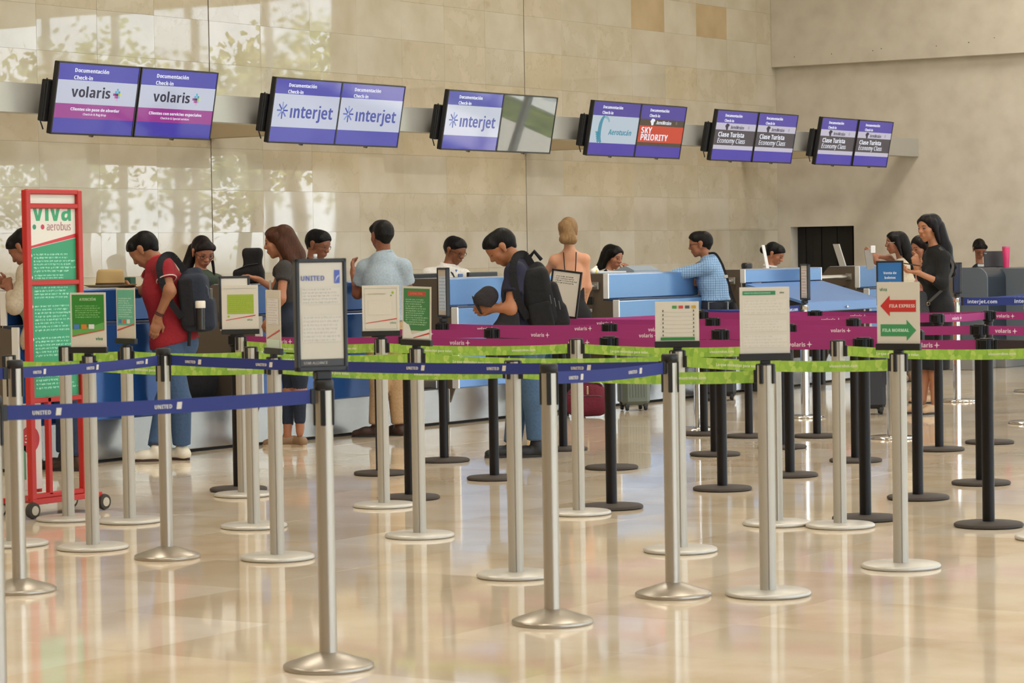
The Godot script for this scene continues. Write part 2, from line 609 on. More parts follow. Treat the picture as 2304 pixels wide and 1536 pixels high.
# j: joints in the person's own axes (x to the right of the photograph, y up, z towards it); o: looks
func person(label: String, at: Vector3, j: Dictionary, o: Dictionary) -> Node3D:
	var root := thing("person", label, "person", at, YAW, o.get("group", ""))
	var fem: bool = o.get("fem", false)
	var s: float = o.get("size", 1.0)
	var bf: Vector3 = j.bf.normalized()
	var sd := Vector3.UP.cross(bf).normalized()
	var hp: Vector3 = j.hp
	var nk: Vector3 = j.nk
	var sp := (nk - hp).normalized()
	var fl := (bf - sp * bf.dot(sp)).normalized()      # flatten torso front to back
	var chest := nk - sp * 0.2 * s
	var waist := hp + sp * 0.13 * s
	var wide: float = o.get("wide", 1.0) * s
	var tor := []
	if fem:
		tor = [bone(j.hl + Vector3.UP * 0.02, j.hr + Vector3.UP * 0.02, 0.098 * wide, 0.098 * wide, fl, 0.88), bone(hp, waist, 0.125 * wide, 0.105 * wide, fl, 0.74),
			bone(waist, chest, 0.107 * wide, 0.125 * wide, fl, 0.74), bone(chest, nk - sp * 0.07, 0.125 * wide, 0.085 * wide, fl, 0.72)]
		for q in [-1.0, 1.0]: tor.append(bone(chest + bf * 0.065 * wide + sd * 0.055 * q * wide - sp * 0.02, chest + bf * 0.075 * wide + sd * 0.055 * q * wide - sp * 0.035, 0.048 * wide, 0.048 * wide))
	else:
		tor = [bone(j.hl + Vector3.UP * 0.03, j.hr + Vector3.UP * 0.03, 0.095 * wide, 0.095 * wide, fl, 0.92), bone(hp, waist, 0.135 * wide, 0.13 * wide, fl, 0.78),
			bone(waist, chest, 0.132 * wide, 0.15 * wide, fl, 0.74), bone(chest, nk - sp * 0.06, 0.15 * wide, 0.1 * wide, fl, 0.7)]
	var sh := []
	for q in [j.sl, j.sr]: sh.append(bone(nk - sp * 0.045, q, 0.06 * s, 0.056 * s if not fem else 0.047 * s))
	var ua := 0.048 * s if not fem else 0.039 * s
	var la := 0.04 * s if not fem else 0.033 * s
	var wr := 0.026 * s if not fem else 0.022 * s
	var arms := [[j.sl, j.el, j.wl], [j.sr, j.er, j.wr]]
	var legs := [[j.hl, j.kl, j.al], [j.hr, j.kr, j.ar]]
	var th := 0.083 * s * (0.96 if fem else 1.0)
	var kn := 0.056 * s * (0.94 if fem else 1.0)
	var an := 0.037 * s * (0.88 if fem else 1.0)
	# head frame
	var hf: Vector3 = j.hf.normalized()
	var hu: Vector3 = j.get("hu", Vector3.UP)
	var hx := hu.cross(hf).normalized()
	hu = hf.cross(hx)
	var hs: float = o.get("head", 1.0)
	var ht := Transform3D(Basis(hx, hu, hf) * hs, j.hd)
	# body: one continuous mesh
	var bb := tor + sh
	for a in arms: bb += [bone(a[0], a[1], ua, la), bone(a[1], a[2], la, wr)]
	for l in legs:
		bb += [bone(l[0], l[1], th, kn), bone(l[1], l[1].lerp(l[2], 0.35), kn, kn * 0.98), bone(l[1].lerp(l[2], 0.3), l[2], kn * 0.98, an)]
	var nkb := bone(nk - sp * 0.03, ht * Vector3(0, -0.045, -0.018), 0.056 * s if not fem else 0.046 * s, 0.052 * s if not fem else 0.043 * s)
	bb.append(nkb)
	for q in [[j.al, j.tl], [j.ar, j.tr]]: bb.append(bone(Vector3(q[0].x, 0.04, q[0].z), Vector3(q[0].x, 0.03, q[0].z) + q[1].normalized() * 0.13 * s, 0.03, 0.024))
	for b in bb: # nothing below the floor
		pass
	var pieces := [blob(bb, 0.018, 0.035)]
	pieces.append(blob(moved(head_bones(fem), ht, hs) + [nkb], 0.0058, 0.016))
	var pn := [j.get("pl", Vector3(0, 0, -1)), j.get("pr", Vector3(0, 0, -1))]
	var hd := [j.get("dl", j.wl - j.el), j.get("dr", j.wr - j.er)]
	for k in 2:
		if o.get("hands", [true, true])[k]:
			pieces.append(blob(hand_bones(arms[k][2], hd[k], pn[k], o.get("curl", 0.7), 1.0 if k == 0 else -1.0, fem) + [bone(arms[k][1].lerp(arms[k][2], 0.7), arms[k][2], wr * 1.1, wr)], 0.0048, 0.01))
	var skin := mat(o.get("skin", "a8704c"), 0.5, 0.0, {"subsurf_scatter_enabled": true, "subsurf_scatter_strength": 0.12})
	part(root, "body", blob_mesh(pieces), skin)
	# face
	var hairc: String = o.get("hair", "17110d")
	for q in [-1.0, 1.0]:
		part(root, "eye", blob_mesh([blob(moved([bone(Vector3(0.027 * q, 0.005, 0.0895), Vector3(0.036 * q, 0.005, 0.0865), 0.0066, 0.0062, Vector3.UP, 0.55)], ht, hs), 0.003, 0.004)]), mat("a8988c", 0.3))
		part(root, "iris", blob_mesh([blob(moved([bone(Vector3(0.031 * q, 0.0045, 0.0905), Vector3(0.031 * q, 0.0045, 0.0912), 0.0056, 0.0052)], ht, hs), 0.0025, 0.004)]), mat("1a0f0a", 0.2))
		var lid := begin()
		add_tube(lid, [ht * Vector3(0.019 * q, 0.006, 0.0945), ht * Vector3(0.031 * q, 0.0105, 0.0955), ht * Vector3(0.044 * q, 0.006, 0.0865)], 0.0022, 5)
		part(root, "eyelid", lid.commit(), mat("2a1a14", 0.6))
		var br := begin()
		add_tube(br, [ht * Vector3(0.014 * q, 0.026, 0.1), ht * Vector3(0.03 * q, 0.032, 0.0965), ht * Vector3(0.047 * q, 0.027, 0.084)], 0.0032, 6)
		part(root, "eyebrow", br.commit(), mat(hairc, 0.8))
	var lips := begin()
	add_tube(lips, [ht * Vector3(-0.021, -0.0555, 0.0925), ht * Vector3(-0.009, -0.0545, 0.0985), ht * Vector3(0, -0.056, 0.0985), ht * Vector3(0.009, -0.0545, 0.0985), ht * Vector3(0.021, -0.0555, 0.0925)], 0.0042, 6)
	part(root, "mouth", lips.commit(), mat(o.get("lips", "8a4a3c"), 0.45))
	if o.has("specs"):
		var gm := mat(o.specs, 0.3, 0.2)
		var gl := begin()
		for q in [-1.0, 1.0]:
			var ring := []
			for k in 15:
				var t := TAU * k / 14.0
				ring.append(ht * Vector3(0.033 * q + 0.024 * cos(t), 0.004 + 0.017 * sin(t), 0.106 - 0.006 * absf(cos(t)) - 0.004))
			add_tube(gl, ring, 0.0021, 5, false)
			add_tube(gl, [ht * Vector3(0.057 * q, 0.008, 0.098), ht * Vector3(0.07 * q, 0.01, 0.06), ht * Vector3(0.083 * q, 0.012, -0.005)], 0.0021, 5)
		add_tube(gl, [ht * Vector3(-0.01, 0.008, 0.108), ht * Vector3(0.01, 0.008, 0.108)], 0.002, 5)
		part(root, "spectacles", gl.commit(), gm)
	# hair
	var hb := []
	var style: String = o.get("cut", "short")
	if style == "short":
		hb = [bone(Vector3(0, 0.034, -0.03), Vector3(0, 0.05, 0.03), 0.094, 0.083, Vector3.RIGHT, 0.86), bone(Vector3(0, 0.085, 0.0), Vector3(0, 0.078, 0.062), 0.043, 0.033, Vector3.RIGHT, 1.0), bone(Vector3(-0.05, 0.065, 0.045), Vector3(0.05, 0.065, 0.045), 0.032, 0.032), bone(Vector3(0, 0.0, -0.06), Vector3(0, -0.035, -0.058), 0.055, 0.035, Vector3.RIGHT, 1.15)]
		part(root, "hair", blob_mesh([blob(moved(hb, ht, hs), 0.007, 0.014, [[ht * Vector3(0, 0.062, 0.09), ht.basis * Vector3(0, -0.78, 0.63)], [ht * Vector3(0, -0.055, 0), ht.basis * Vector3(0, -1, 0.15)], [ht * Vector3(0, 0.0, 0.094), ht.basis * Vector3(0, -0.15, 1)]])]), hair_mat(hairc))
	else:
		hb = [bone(Vector3(0, 0.034, -0.03), Vector3(0, 0.043, 0.028), 0.094, 0.083, Vector3.RIGHT, 0.86), bone(Vector3(-0.052, 0.06, 0.05), Vector3(0.052, 0.06, 0.05), 0.032, 0.032), bone(Vector3(0, 0.0, -0.06), Vector3(0, -0.045, -0.055), 0.058, 0.045, Vector3.RIGHT, 1.2)]
		if style == "long":
			for q in [-1.0, 1.0]: hb.append(bone(Vector3(0.07 * q, 0.05, 0.012), Vector3(0.08 * q, -0.12, -0.035), 0.032, 0.014, Vector3.RIGHT, 0.6))
		var hh := moved(hb, ht, hs)
		var planes := [[ht * Vector3(0, 0.058, 0.088), ht.basis * (Vector3(0, -0.82, 0.6) if style != "long" else Vector3(0, -0.5, 0.9))]]
		var hm := [blob(hh, 0.0075, 0.016, planes)]
		if o.has("locks"):
			var lb := []
			for q in o.locks: lb.append(bone(q[0], q[1], q[2], q[3]))
			hm.append(blob(lb, 0.009, 0.03))
		part(root, "hair", blob_mesh(hm), hair_mat(hairc))
	# clothes
	var sc: String = o.get("shirt", "")
	if sc:
		var slv: float = o.get("sleeve", 0.6)        # share of the arm that is covered, 2 = to the wrist
		var ease: float = o.get("ease", 0.016)
		var sb := fat(tor, ease) + fat(sh, 0.014)
		for a in arms:
			if slv <= 0.0: break
			if slv <= 1.0: sb.append(bone(a[0], a[0].lerp(a[1], slv), ua + 0.02, ua + 0.022, Vector3.ZERO, 1.0, true))
			else: sb += [bone(a[0], a[1], ua + 0.016, la + 0.018), bone(a[1], a[1].lerp(a[2], slv - 1.0), la + 0.017, wr + 0.016, Vector3.ZERO, 1.0, true)]
		var hem: Vector3 = j.get("hem", hp - Vector3.UP * 0.06)
		var dn: Vector3 = j.get("hemn", Vector3.DOWN)
		if hem.y < hp.y - 0.02:
			sb.append(bone(hp, hp - Vector3.UP * (hp.y - hem.y + 0.05), 0.15 * wide + ease * 0.7, 0.155 * wide + ease * 0.7, fl, 0.82))
		var pls := [[hem, dn], [nk + sp * o.get("neck", 0.025) + bf * 0.03, sp + bf * o.get("vee", 0.35)]]
		part(root, "shirt", blob_mesh([blob(sb, 0.0135, 0.03, pls)]), cloth(sc) if not o.has("shirt_mat") else o.shirt_mat)
		if o.has("collar"):
			var cb := begin()
			var ring := []
			for k in 17:
				var t := TAU * k / 16.0
				ring.append(nk + sp * (0.03 + 0.012 * cos(t)) + (fl * -cos(t) * 0.062 + sd * sin(t) * 0.068) * s)
			add_tube(cb, ring, 0.013, 6, false)
			part(root, "collar", cb.commit(), cloth(o.collar))
	if o.has("vest"):
		var vb := fat(tor, 0.026) + [bone(nk - sp * 0.07, (j.sl + nk) * 0.5 - sp * 0.03, 0.07 * s, 0.06 * s), bone(nk - sp * 0.07, (j.sr + nk) * 0.5 - sp * 0.03, 0.07 * s, 0.06 * s)]
		part(root, "vest", blob_mesh([blob(vb, 0.0135, 0.03, [[hp - Vector3.UP * 0.05, Vector3.DOWN], [nk - sp * 0.0 + bf * 0.05, sp * 0.7 + bf * 0.8]])]), cloth(o.vest))
	var pc: String = o.get("pants", "22262e")
	var pb := []
	if o.has("skirt"):   # one flaring piece from the waist to the hem
		var hy: float = o.skirt
		pb = fat([tor[0], bone(hp, waist, 0.115 * wide, 0.1 * wide, fl, 0.8)], 0.014)
		var mid: Vector3 = (j.kl + j.kr) * 0.5
		pb.append(bone(hp, Vector3(mid.x, hy, mid.z), 0.135 * wide, o.get("flare", 0.16) * s, fl, 0.85, true))
		for l in legs: pb.append(bone(l[0], l[1].lerp(l[0], 0.15), th + 0.015, kn + 0.03))
		part(root, "skirt", blob_mesh([blob(pb, 0.015, 0.035, [[Vector3(0, hy, 0), Vector3.DOWN], [waist + sp * 0.02, sp]])]), cloth(pc))
	else:
		pb = fat([tor[0], bone(hp, waist, 0.122 * wide, 0.115 * wide, fl, 0.8)], 0.013)
		var cuff: float = o.get("cuff", 0.93)
		var slim: float = o.get("slim", 0.0)
		for l in legs: pb += [bone(l[0], l[1], th + 0.014 - slim, kn + 0.018 - slim), bone(l[1], l[1].lerp(l[2], cuff), kn + 0.018 - slim, an + 0.026 - slim * 1.3, Vector3.ZERO, 1.0, true)]
		part(root, "trousers", blob_mesh([blob(pb, 0.0145, 0.03, [[waist - sp * 0.02, sp]])]), cloth(pc))
	# shoes
	var shc: String = o.get("shoes", "1c1a19")
	for q in [[j.al, j.tl], [j.ar, j.tr]]:
		var f := Vector3(q[1].x, 0, q[1].z).normalized()
		var base := Vector3(q[0].x, 0, q[0].z)
		var sb2 := [bone(base + Vector3.UP * 0.04 - f * 0.035, base + Vector3.UP * 0.036 + f * 0.09, 0.04 * s, 0.042 * s), bone(base + Vector3.UP * 0.036 + f * 0.08, base + Vector3.UP * 0.026 + f * 0.165 * s, 0.042 * s, 0.03 * s)]
		if not o.get("low_shoes", false): sb2.append(bone(base + Vector3.UP * 0.05 - f * 0.02, Vector3(q[0].x, minf(q[0].y, 0.1), q[0].z), 0.043 * s, 0.042 * s))
		var sh_ := part(root, "shoe", blob_mesh([blob(sb2, 0.009, 0.02, [[Vector3.UP * 0.012, Vector3.DOWN]])]), mat(shc, 0.55))
		var sol := begin()
		var ring2 := []
		for k in 18:
			var t := TAU * k / 18.0
			var along := f * (0.062 + 0.135 * cos(t)) * s
			var ac := f.cross(Vector3.UP) * (0.043 * sin(t)) * s
			ring2.append(base + along + ac)
		for k in 18:
			var a: Vector3 = ring2[k]
			var b: Vector3 = ring2[(k + 1) % 18]
			face(sol, [a, b, b + Vector3.UP * 0.018, a + Vector3.UP * 0.018], base + f * 0.06)
		var top := []
		for q3 in ring2: top.append(q3 + Vector3.UP * 0.018)
		face(sol, top, base - Vector3.UP)
		part(sh_, "sole", sol.commit(), mat(o.get("soles", "2a2522"), 0.7))
	if o.has("piping"):
		for a in arms:
			var c: Vector3 = a[0].lerp(a[1], o.get("sleeve", 0.6) - 0.03)
			var d: Vector3 = (a[1] - a[0]).normalized()
			var u := d.cross(Vector3.BACK if absf(d.z) < 0.8 else Vector3.RIGHT).normalized()
			var v := d.cross(u)
			var ring := []
			for k in 19: ring.append(c + (u * cos(TAU * k / 18.0) + v * sin(TAU * k / 18.0)) * (ua + 0.0215))
			part(root, "sleeve_piping", tube(ring, 0.0045, 6), cloth(o.piping))
	if o.has("key"): crew[o.key] = [root, j]
	return root

func checked() -> StandardMaterial3D:
	if mats.has("checked"): return mats["checked"]
	var im := Image.create(64, 64, false, Image.FORMAT_RGB8)
	im.fill(Color("8fb0d2"))
	for k in 4:
		im.fill_rect(Rect2i(k * 16, 0, 3, 64), Color("4d6f9c"))
	for k in 4:
		im.fill_rect(Rect2i(0, k * 16, 64, 3), Color("55779f"))
	var m := StandardMaterial3D.new()
	m.albedo_texture = img_tex(im)
	m.uv1_triplanar = true
	m.uv1_scale = Vector3.ONE * 11.0
	m.roughness = 0.9
	m.normal_enabled = false
	mats["checked"] = m
	return m

# ================================================================ the place
func camera_and_light() -> void:
	var cam := Camera3D.new()
	cam.name = "camera"
	cam.fov = 14.5884
	cam.near = 0.1
	cam.far = 400.0
	add_child(cam)
	var r := Vector3(0.5531, -0.01613, 0.83296).normalized()
	var fw := Vector3(0.83221, -0.03334, -0.55347).normalized()
	var u := r.cross(fw).normalized()
	cam.transform = Transform3D(Basis(r, u, -fw), eye_at)
	var lens := CameraAttributesPhysical.new()
	lens.frustum_focal_length = 93.757
	lens.frustum_focus_distance = 21.0
	lens.frustum_near = 0.1
	lens.frustum_far = 400.0
	lens.exposure_aperture = 11.0
	cam.attributes = lens
	cam.current = true
	var env := Environment.new()
	var sky := Sky.new()
	var sm := ProceduralSkyMaterial.new()
	sm.sky_top_color = Color("7f9fc4")
	sm.sky_horizon_color = Color("dfe6ea")
	sm.ground_horizon_color = Color("b9b29f")
	sm.ground_bottom_color = Color("8d8672")
	sm.sky_energy_multiplier = 2.6
	sm.ground_energy_multiplier = 1.5
	sky.sky_material = sm
	env.background_mode = Environment.BG_SKY
	env.sky = sky
	env.tonemap_mode = Environment.TONE_MAPPER_LINEAR
	env.tonemap_exposure = 0.82
	env.sdfgi_enabled = true
	env.ssao_enabled = true
	env.ssil_enabled = true
	var we := WorldEnvironment.new()
	we.name = "world_environment"
	we.environment = env
	add_child(we)
	var sun := DirectionalLight3D.new()
	sun.name = "sun"
	sun.light_color = Color("fff2dc")
	sun.light_energy = 6.0
	sun.light_angular_distance = 0.6
	sun.shadow_enabled = true
	sun.sky_mode = DirectionalLight3D.SKY_MODE_LIGHT_ONLY
	add_child(sun)
	sun.look_at_from_position(Vector3.ZERO, Vector3(0.04, -0.8, 0.6))
	# added ceiling panels out of view, fill light for the whole hall
	var n := 0
	for x in [0.5, 6.5, 12.5, 18.5, 24.5, 29.6]:
		for z in [5.2, 11.0, 17.5]:
			var t := thing("added_ceiling_light", "unseen added ceiling light panel, %s across from the stone wall, %s along it" % [["first", "second", "third"][n % 3], ["first", "second", "third", "fourth", "fifth", "sixth"][n / 3]], "light", Vector3(x, 6.98, z), 0.0, "added ceiling light panels")
			part(t, "frame", box(Vector3(-1.25, -0.02, -0.65), Vector3(1.25, 0.02, 0.65), 0.01), mat("d9d7d0", 0.5))
			part(t, "added_light_diffuser", box(Vector3(-1.2, -0.03, -0.6), Vector3(1.2, -0.021, 0.6)), glow("fff0d8", 5.0))
			var a := AreaLight3D.new()
			a.name = "light"
			a.area_size = Vector2(2.4, 1.2)
			a.light_color = Color("fffaf2")
			a.light_energy = 13.0
			a.area_range = 40.0
			a.area_attenuation = 2.0
			a.shadow_enabled = true
			t.add_child(a)
			a.position = Vector3(0, -0.05, 0)
			a.rotation_degrees = Vector3(-90, 0, 0)
			n += 1

func to_frame(p: Vector3) -> Vector3:
	var r := Vector3(0.5531, -0.01613, 0.83296).normalized()
	var fw := Vector3(0.83221, -0.03334, -0.55347).normalized()
	var u := r.cross(fw)
	var d := p - eye_at
	var z := d.dot(fw)
	if z < 0.5: return Vector3(-1e5, -1e5, z)
	return Vector3(1152.0 + 6000.0 * d.dot(r) / z, 768.0 - 6000.0 * d.dot(u) / z, z)

func shell() -> void:
	var rng := RandomNumberGenerator.new()
	rng.seed = 11
	# ---- stone wall
	var back := struct("wall_back")
	part(back, "wall_core", box(Vector3(-8, 0, -0.4), Vector3(WX + 0.3, 7.3, -0.021)), mat("a59a84", 0.9))
	for x in [20.107, 25.707]: part(back, "expansion_joint", box(Vector3(x - 0.0068, 0.0, -0.021), Vector3(x + 0.0068, 7.0, -0.008)), mat("2c2822", 0.9))
	var t1 := noise_tex("travertine", 3, 0.006, [[0.0, "c6bca6"], [0.35, "cfc6b3"], [0.6, "d5cdbc"], [1.0, "ddd6c8"]], 512, 5, 30.0)
	var t2 := noise_tex("travertine_veined", 8, 0.012, [[0.0, "c3b8a1"], [0.2, "cec5b1"], [0.53, "d3cbb9"], [0.56, "cac0ab"], [0.6, "d5cdbc"], [1.0, "dbd4c5"]], 512, 5, 45.0)
	var tints := ["eeebe6", "eae8e3", "f0eeeb", "ebe6de", "ecebe8", "e9e3d9", "eeeeeb", "ebe7df"]
	var tm := []
	for k in tints.size():
		tm.append(stone(tints[k], t1 if k % 2 == 0 else t2, 0.012 + 0.008 * (k % 3), 0.35, Vector3(k * 0.37, k * 0.61, 0), 0.65))
	var brown := stone("e0cdb0", t1, 0.1, 0.35, Vector3(0.4, 0.2, 0))
	var ochre := stone("eee7da", t2, 0.1, 0.35, Vector3(0.7, 0.1, 0))
	var w := 0.8
	var hr := 0.412
	var x0 := 20.107
	var y0 := 1.658
	var tiles := {}
	var rest := begin()
	for k in range(-36, 15):
		for q in range(-4, 13):
			var xa := x0 + w * k
			var xb := minf(xa + w, WX)
			var ya := y0 + hr * q
			var yb := minf(ya + hr, 7.0)
			var gl := 0.0006 if k != 0 and k != 7 else 0.007
			var gr := 0.0006 if k != -1 and k != 6 else 0.007
			if k >= -5 and q < 9:
				var key := "%.3f %.3f" % [xb - xa - gl - gr, yb - ya]
				if not tiles.has(key): tiles[key] = box(Vector3(-(xb - xa - gl - gr) / 2, -(yb - ya) / 2 + 0.0006, -0.02), Vector3((xb - xa - gl - gr) / 2, (yb - ya) / 2 - 0.0006, 0.0), 0.0004)
				var m: Material = tm[rng.randi() % tm.size()]
				if (k == 12 and q == 6) or (k == 10 and q == 6): m = brown
				elif (k == 7 and q == 4) or (k in [5, 6] and q in [1, 2] and rng.randf() < 0.8) or (k in [8, 9] and q == 1) or rng.randf() < 0.05: m = ochre
				part(back, "tile", tiles[key], m, Vector3((xa + gl + xb - gr) / 2, (ya + yb) / 2, 0), Vector3(rng.randf_range(-0.12, 0.12), rng.randf_range(-0.12, 0.12), 0))
			elif yb > ya:
				add_box(rest, Vector3(xa + 0.0015, ya + 0.0015, -0.02), Vector3(xb - 0.0015, yb - 0.0015, 0.0))
	part(back, "tile_field", rest.commit(), tm[0]).set_meta("kind", "stuff")
	# ---- floor
	var floor_ := struct("floor")
	part(floor_, "slab", box(Vector3(-8, -0.3, -0.3), Vector3(32.3, -0.012, 24.3)), mat("b5a68c", 0.5))
	var f1 := noise_tex("marble", 21, 0.005, [[0.0, "d0c0a8"], [0.4, "dbcfbb"], [0.7, "e2d8c7"], [1.0, "eae2d5"]], 512, 5, 40.0)
	var f2 := noise_tex("marble_cloud", 29, 0.011, [[0.0, "cdbca3"], [0.3, "d9ccb7"], [0.6, "e1d6c4"], [1.0, "e8dfd0"]], 512, 5, 25.0)
	var ft := ["f4f0ea", "efe9df", "f6f2ee", "f2e9dd", "ece6dc", "f5eee2"]
	var fm := []
	for k in ft.size(): fm.append(stone(ft[k], f1 if k % 2 == 0 else f2, 0.055 + 0.025 * (k % 2), 0.3, Vector3(k * 0.43, 0, k * 0.29), 0.36))
	var cell := 0.8
	var cells := []
	for a in range(-10, 41):
		for b in range(0, 30):
			var c := Vector3((a + 0.5) * cell, 0, (b + 0.5) * cell)
			if c.x > 32.2 or c.x < -7.8: continue
			var s := to_frame(c)
			var seen := s.x > -150 and s.x < 2454 and s.y > 700 and s.y < 1700
			cells.append([s.z if seen else 1e4 + rng.randf(), a, b])
	cells.sort_custom(func(p, q): return p[0] < q[0])
	var tile := box(Vector3(-cell / 2 + 0.0005, -0.012, -cell / 2 + 0.0005), Vector3(cell / 2 - 0.0005, 0, cell / 2 - 0.0005), 0.0002)
	var frest := begin()
	for k in cells.size():
		var c: Array = cells[k]
		var p := Vector3((c[1] + 0.5) * cell, 0, (c[2] + 0.5) * cell)
		if k < 300 and c[0] < 9e3: part(floor_, "tile", tile, fm[rng.randi() % fm.size()], p, Vector3(rng.randf_range(-0.03, 0.03), 0, rng.randf_range(-0.03, 0.03)))
		else: add_box(frest, p - Vector3(cell / 2 - 0.0008, 0.012, cell / 2 - 0.0008), p + Vector3(cell / 2 - 0.0008, 0, cell / 2 - 0.0008))
	part(floor_, "tile_field", frest.commit(), fm[0]).set_meta("kind", "stuff")
	# ---- plain end wall with the baggage opening
	var plaster := stone("dfd9cf", noise_tex("plaster", 40, 0.02, [[0.0, "e4e0d8"], [0.5, "f0ede6"], [1.0, "f8f6f0"]], 256, 4), 0.75, 0.4, Vector3.ZERO, 0.3)
	var right := struct("wall_right")
	var st := begin()
	add_box(st, Vector3(WX, 0, 0), Vector3(WX + 0.25, 7.2, 0.19))
	add_box(st, Vector3(WX, 0, 1.13), Vector3(WX + 0.25, 7.2, 7.4))
	add_box(st, Vector3(WX, 1.695, 0.19), Vector3(WX + 0.25, 7.2, 1.13))
	part(right, "wall_face", st.commit(), plaster)
	part(right, "bulkhead", box(Vector3(WX - 0.13, 3.83, 0.0), Vector3(WX, 7.2, 7.4), 0.004), plaster)
	for q in [[3.95, 0.35], [3.96, 0.9], [3.97, 1.5], [3.99, 1.62], [3.98, 2.4], [4.0, 2.85], [4.04, 3.2]]:
		part(right, "screw_hole", lathe([Vector2(0.006, 0), Vector2(0.006, 0.004), Vector2(0, 0.004)], 8), mat("3a352c", 0.9), Vector3(WX - 0.13, q[0], q[1]), Vector3(0, 0, 90))
	var hole := struct("wall_recess")
	var dark := mat("0b0a09", 0.9)  # near black, carries the shade inside the opening
	st = begin()
	add_box(st, Vector3(WX + 0.9, 0, 0), Vector3(WX + 0.95, 1.9, 1.4))
	add_box(st, Vector3(WX + 0.25, 0, 0.1), Vector3(WX + 0.95, 1.9, 0.15))
	add_box(st, Vector3(WX + 0.25, 0, 1.17), Vector3(WX + 0.95, 1.9, 1.22))
	add_box(st, Vector3(WX + 0.25, 1.75, 0), Vector3(WX + 0.95, 1.8, 1.4))
	part(hole, "shade_lining", st.commit(), dark)
	for k in 8:
		part(hole, "added_curtain_strip", box(Vector3(WX + 0.2 + 0.012 * (k % 2), 0.35, 0.195 + k * 0.117), Vector3(WX + 0.208 + 0.012 * (k % 2), 1.69, 0.31 + k * 0.117), 0.002), mat("141210", 0.6))  # added strips, make the opening read dark
	# ---- ceiling and the walls behind the camera
	var ceil_ := struct("ceiling")
	part(ceil_, "ceiling_slab", box(Vector3(-8.3, 7.0, -0.4), Vector3(32.4, 7.4, 24.4)), mat("d9d4ca", 0.9))
	var wl := struct("wall_left")
	part(wl, "wall_face", box(Vector3(-8.3, 0, -0.3), Vector3(-8, 7.2, 24.3)), plaster)
	# ---- glazing: beyond the end wall, and, out of view, along the front of the hall
	var alu := mat("b9b8b2", 0.4, 0.6)
	var pane := StandardMaterial3D.new()
	pane.albedo_color = Color(0.92, 0.97, 0.95, 0.06)
	pane.transparency = BaseMaterial3D.TRANSPARENCY_ALPHA
	pane.roughness = 0.02
	var g1 := struct("window_1", Vector3(32.1, 0, 7.4))
	part(g1, "lintel", box(Vector3(-0.2, 5.3, 0), Vector3(0.2, 7.2, 16.9)), plaster)
	part(g1, "transom", box(Vector3(-0.12, 3.0, 0), Vector3(0.12, 3.32, 16.9), 0.01), mat("a79f8c", 0.6))
	part(g1, "sill", box(Vector3(-0.15, 0, 0), Vector3(0.15, 0.12, 16.9), 0.01), alu)
	for k in 12:
		part(g1, "mullion", box(Vector3(-0.07, 0.12, -0.035 + k * 1.5), Vector3(0.07, 5.3, 0.035 + k * 1.5), 0.006), alu)
		if k < 11:
			for v in [[0.12, 3.0], [3.32, 5.3]]:
				part(g1, "pane", box(Vector3(-0.004, v[0], 0.036 + k * 1.5), Vector3(0.004, v[1], 1.464 + k * 1.5)), pane)
	var g2 := struct("unseen_window_2", Vector3(0, 0, 24.15))  # unseen glazed front, placed to bring daylight into the hall
	part(g2, "lintel", box(Vector3(-8.3, 5.6, -0.2), Vector3(32.3, 7.2, 0.2)), plaster)
	part(g2, "end_pier", box(Vector3(-8.3, 0, -0.2), Vector3(0, 5.6, 0.2)), plaster)
	part(g2, "sill", box(Vector3(0, 0, -0.15), Vector3(32.3, 0.12, 0.15), 0.01), alu)
	for k in 17:
		part(g2, "mullion", box(Vector3(-0.035 + k * 2, 0.12, -0.07), Vector3(0.035 + k * 2, 5.6, 0.07), 0.006), alu)
		if k < 16: part(g2, "pane", box(Vector3(0.036 + k * 2, 0.12, -0.004), Vector3(1.964 + k * 2, 5.6, 0.004)), pane)
	var col := lone("column", lathe([Vector2(0.2, 0), Vector2(0.2, 5.4)], 28), mat("e9e6de", 0.5), "round white column at the end of the plain wall", "column", Vector3(32.75, 0, 7.75))
	col.set_meta("kind", "structure")
	outside(rng)

func outside(rng: RandomNumberGenerator) -> void:
	var lawn := stone("8f9a4e", noise_tex("grass", 60, 0.03, [[0.0, "6f7c38"], [0.4, "9aa552"], [0.7, "c2c274"], [1.0, "d9d09a"]], 512, 5), 0.95, 0.12)
	var g := lone("lawn", box(Vector3(-60, -0.4, -70), Vector3(120, -0.06, 110)), lawn, "sunlit lawn outside the glazed end of the hall", "lawn")
	g.set_meta("kind", "structure")
	var p := lone("footpath", box(Vector3(32.4, -0.06, -30), Vector3(35.6, -0.03, 80)), mat("cfc6b4", 0.8), "pale concrete footpath outside the windows", "path")
	p.set_meta("kind", "structure")
	var p2 := lone("footpath", box(Vector3(37.6, -0.06, -30), Vector3(39.0, -0.035, 80)), mat("e0dccf", 0.8), "narrow pale path crossing the lawn", "path")
	p2.set_meta("kind", "structure")
	var n := 0
	for row in 3:
		for k in 9:
			var h := rng.randf_range(6.5, 10.0)
			tree(Vector3(41.0 + row * 6.5 + rng.randf_range(-0.5, 0.5), -0.06, 5.0 + k * 5.2 + row * 1.7 + rng.randf_range(-0.4, 0.4)), h, rng, n, "leafy tree beyond the glazed end, %s of its row, %s row" % [["first", "second", "third", "fourth", "fifth", "sixth", "seventh", "eighth", "ninth"][k], ["front", "middle", "back"][row]])
			n += 1

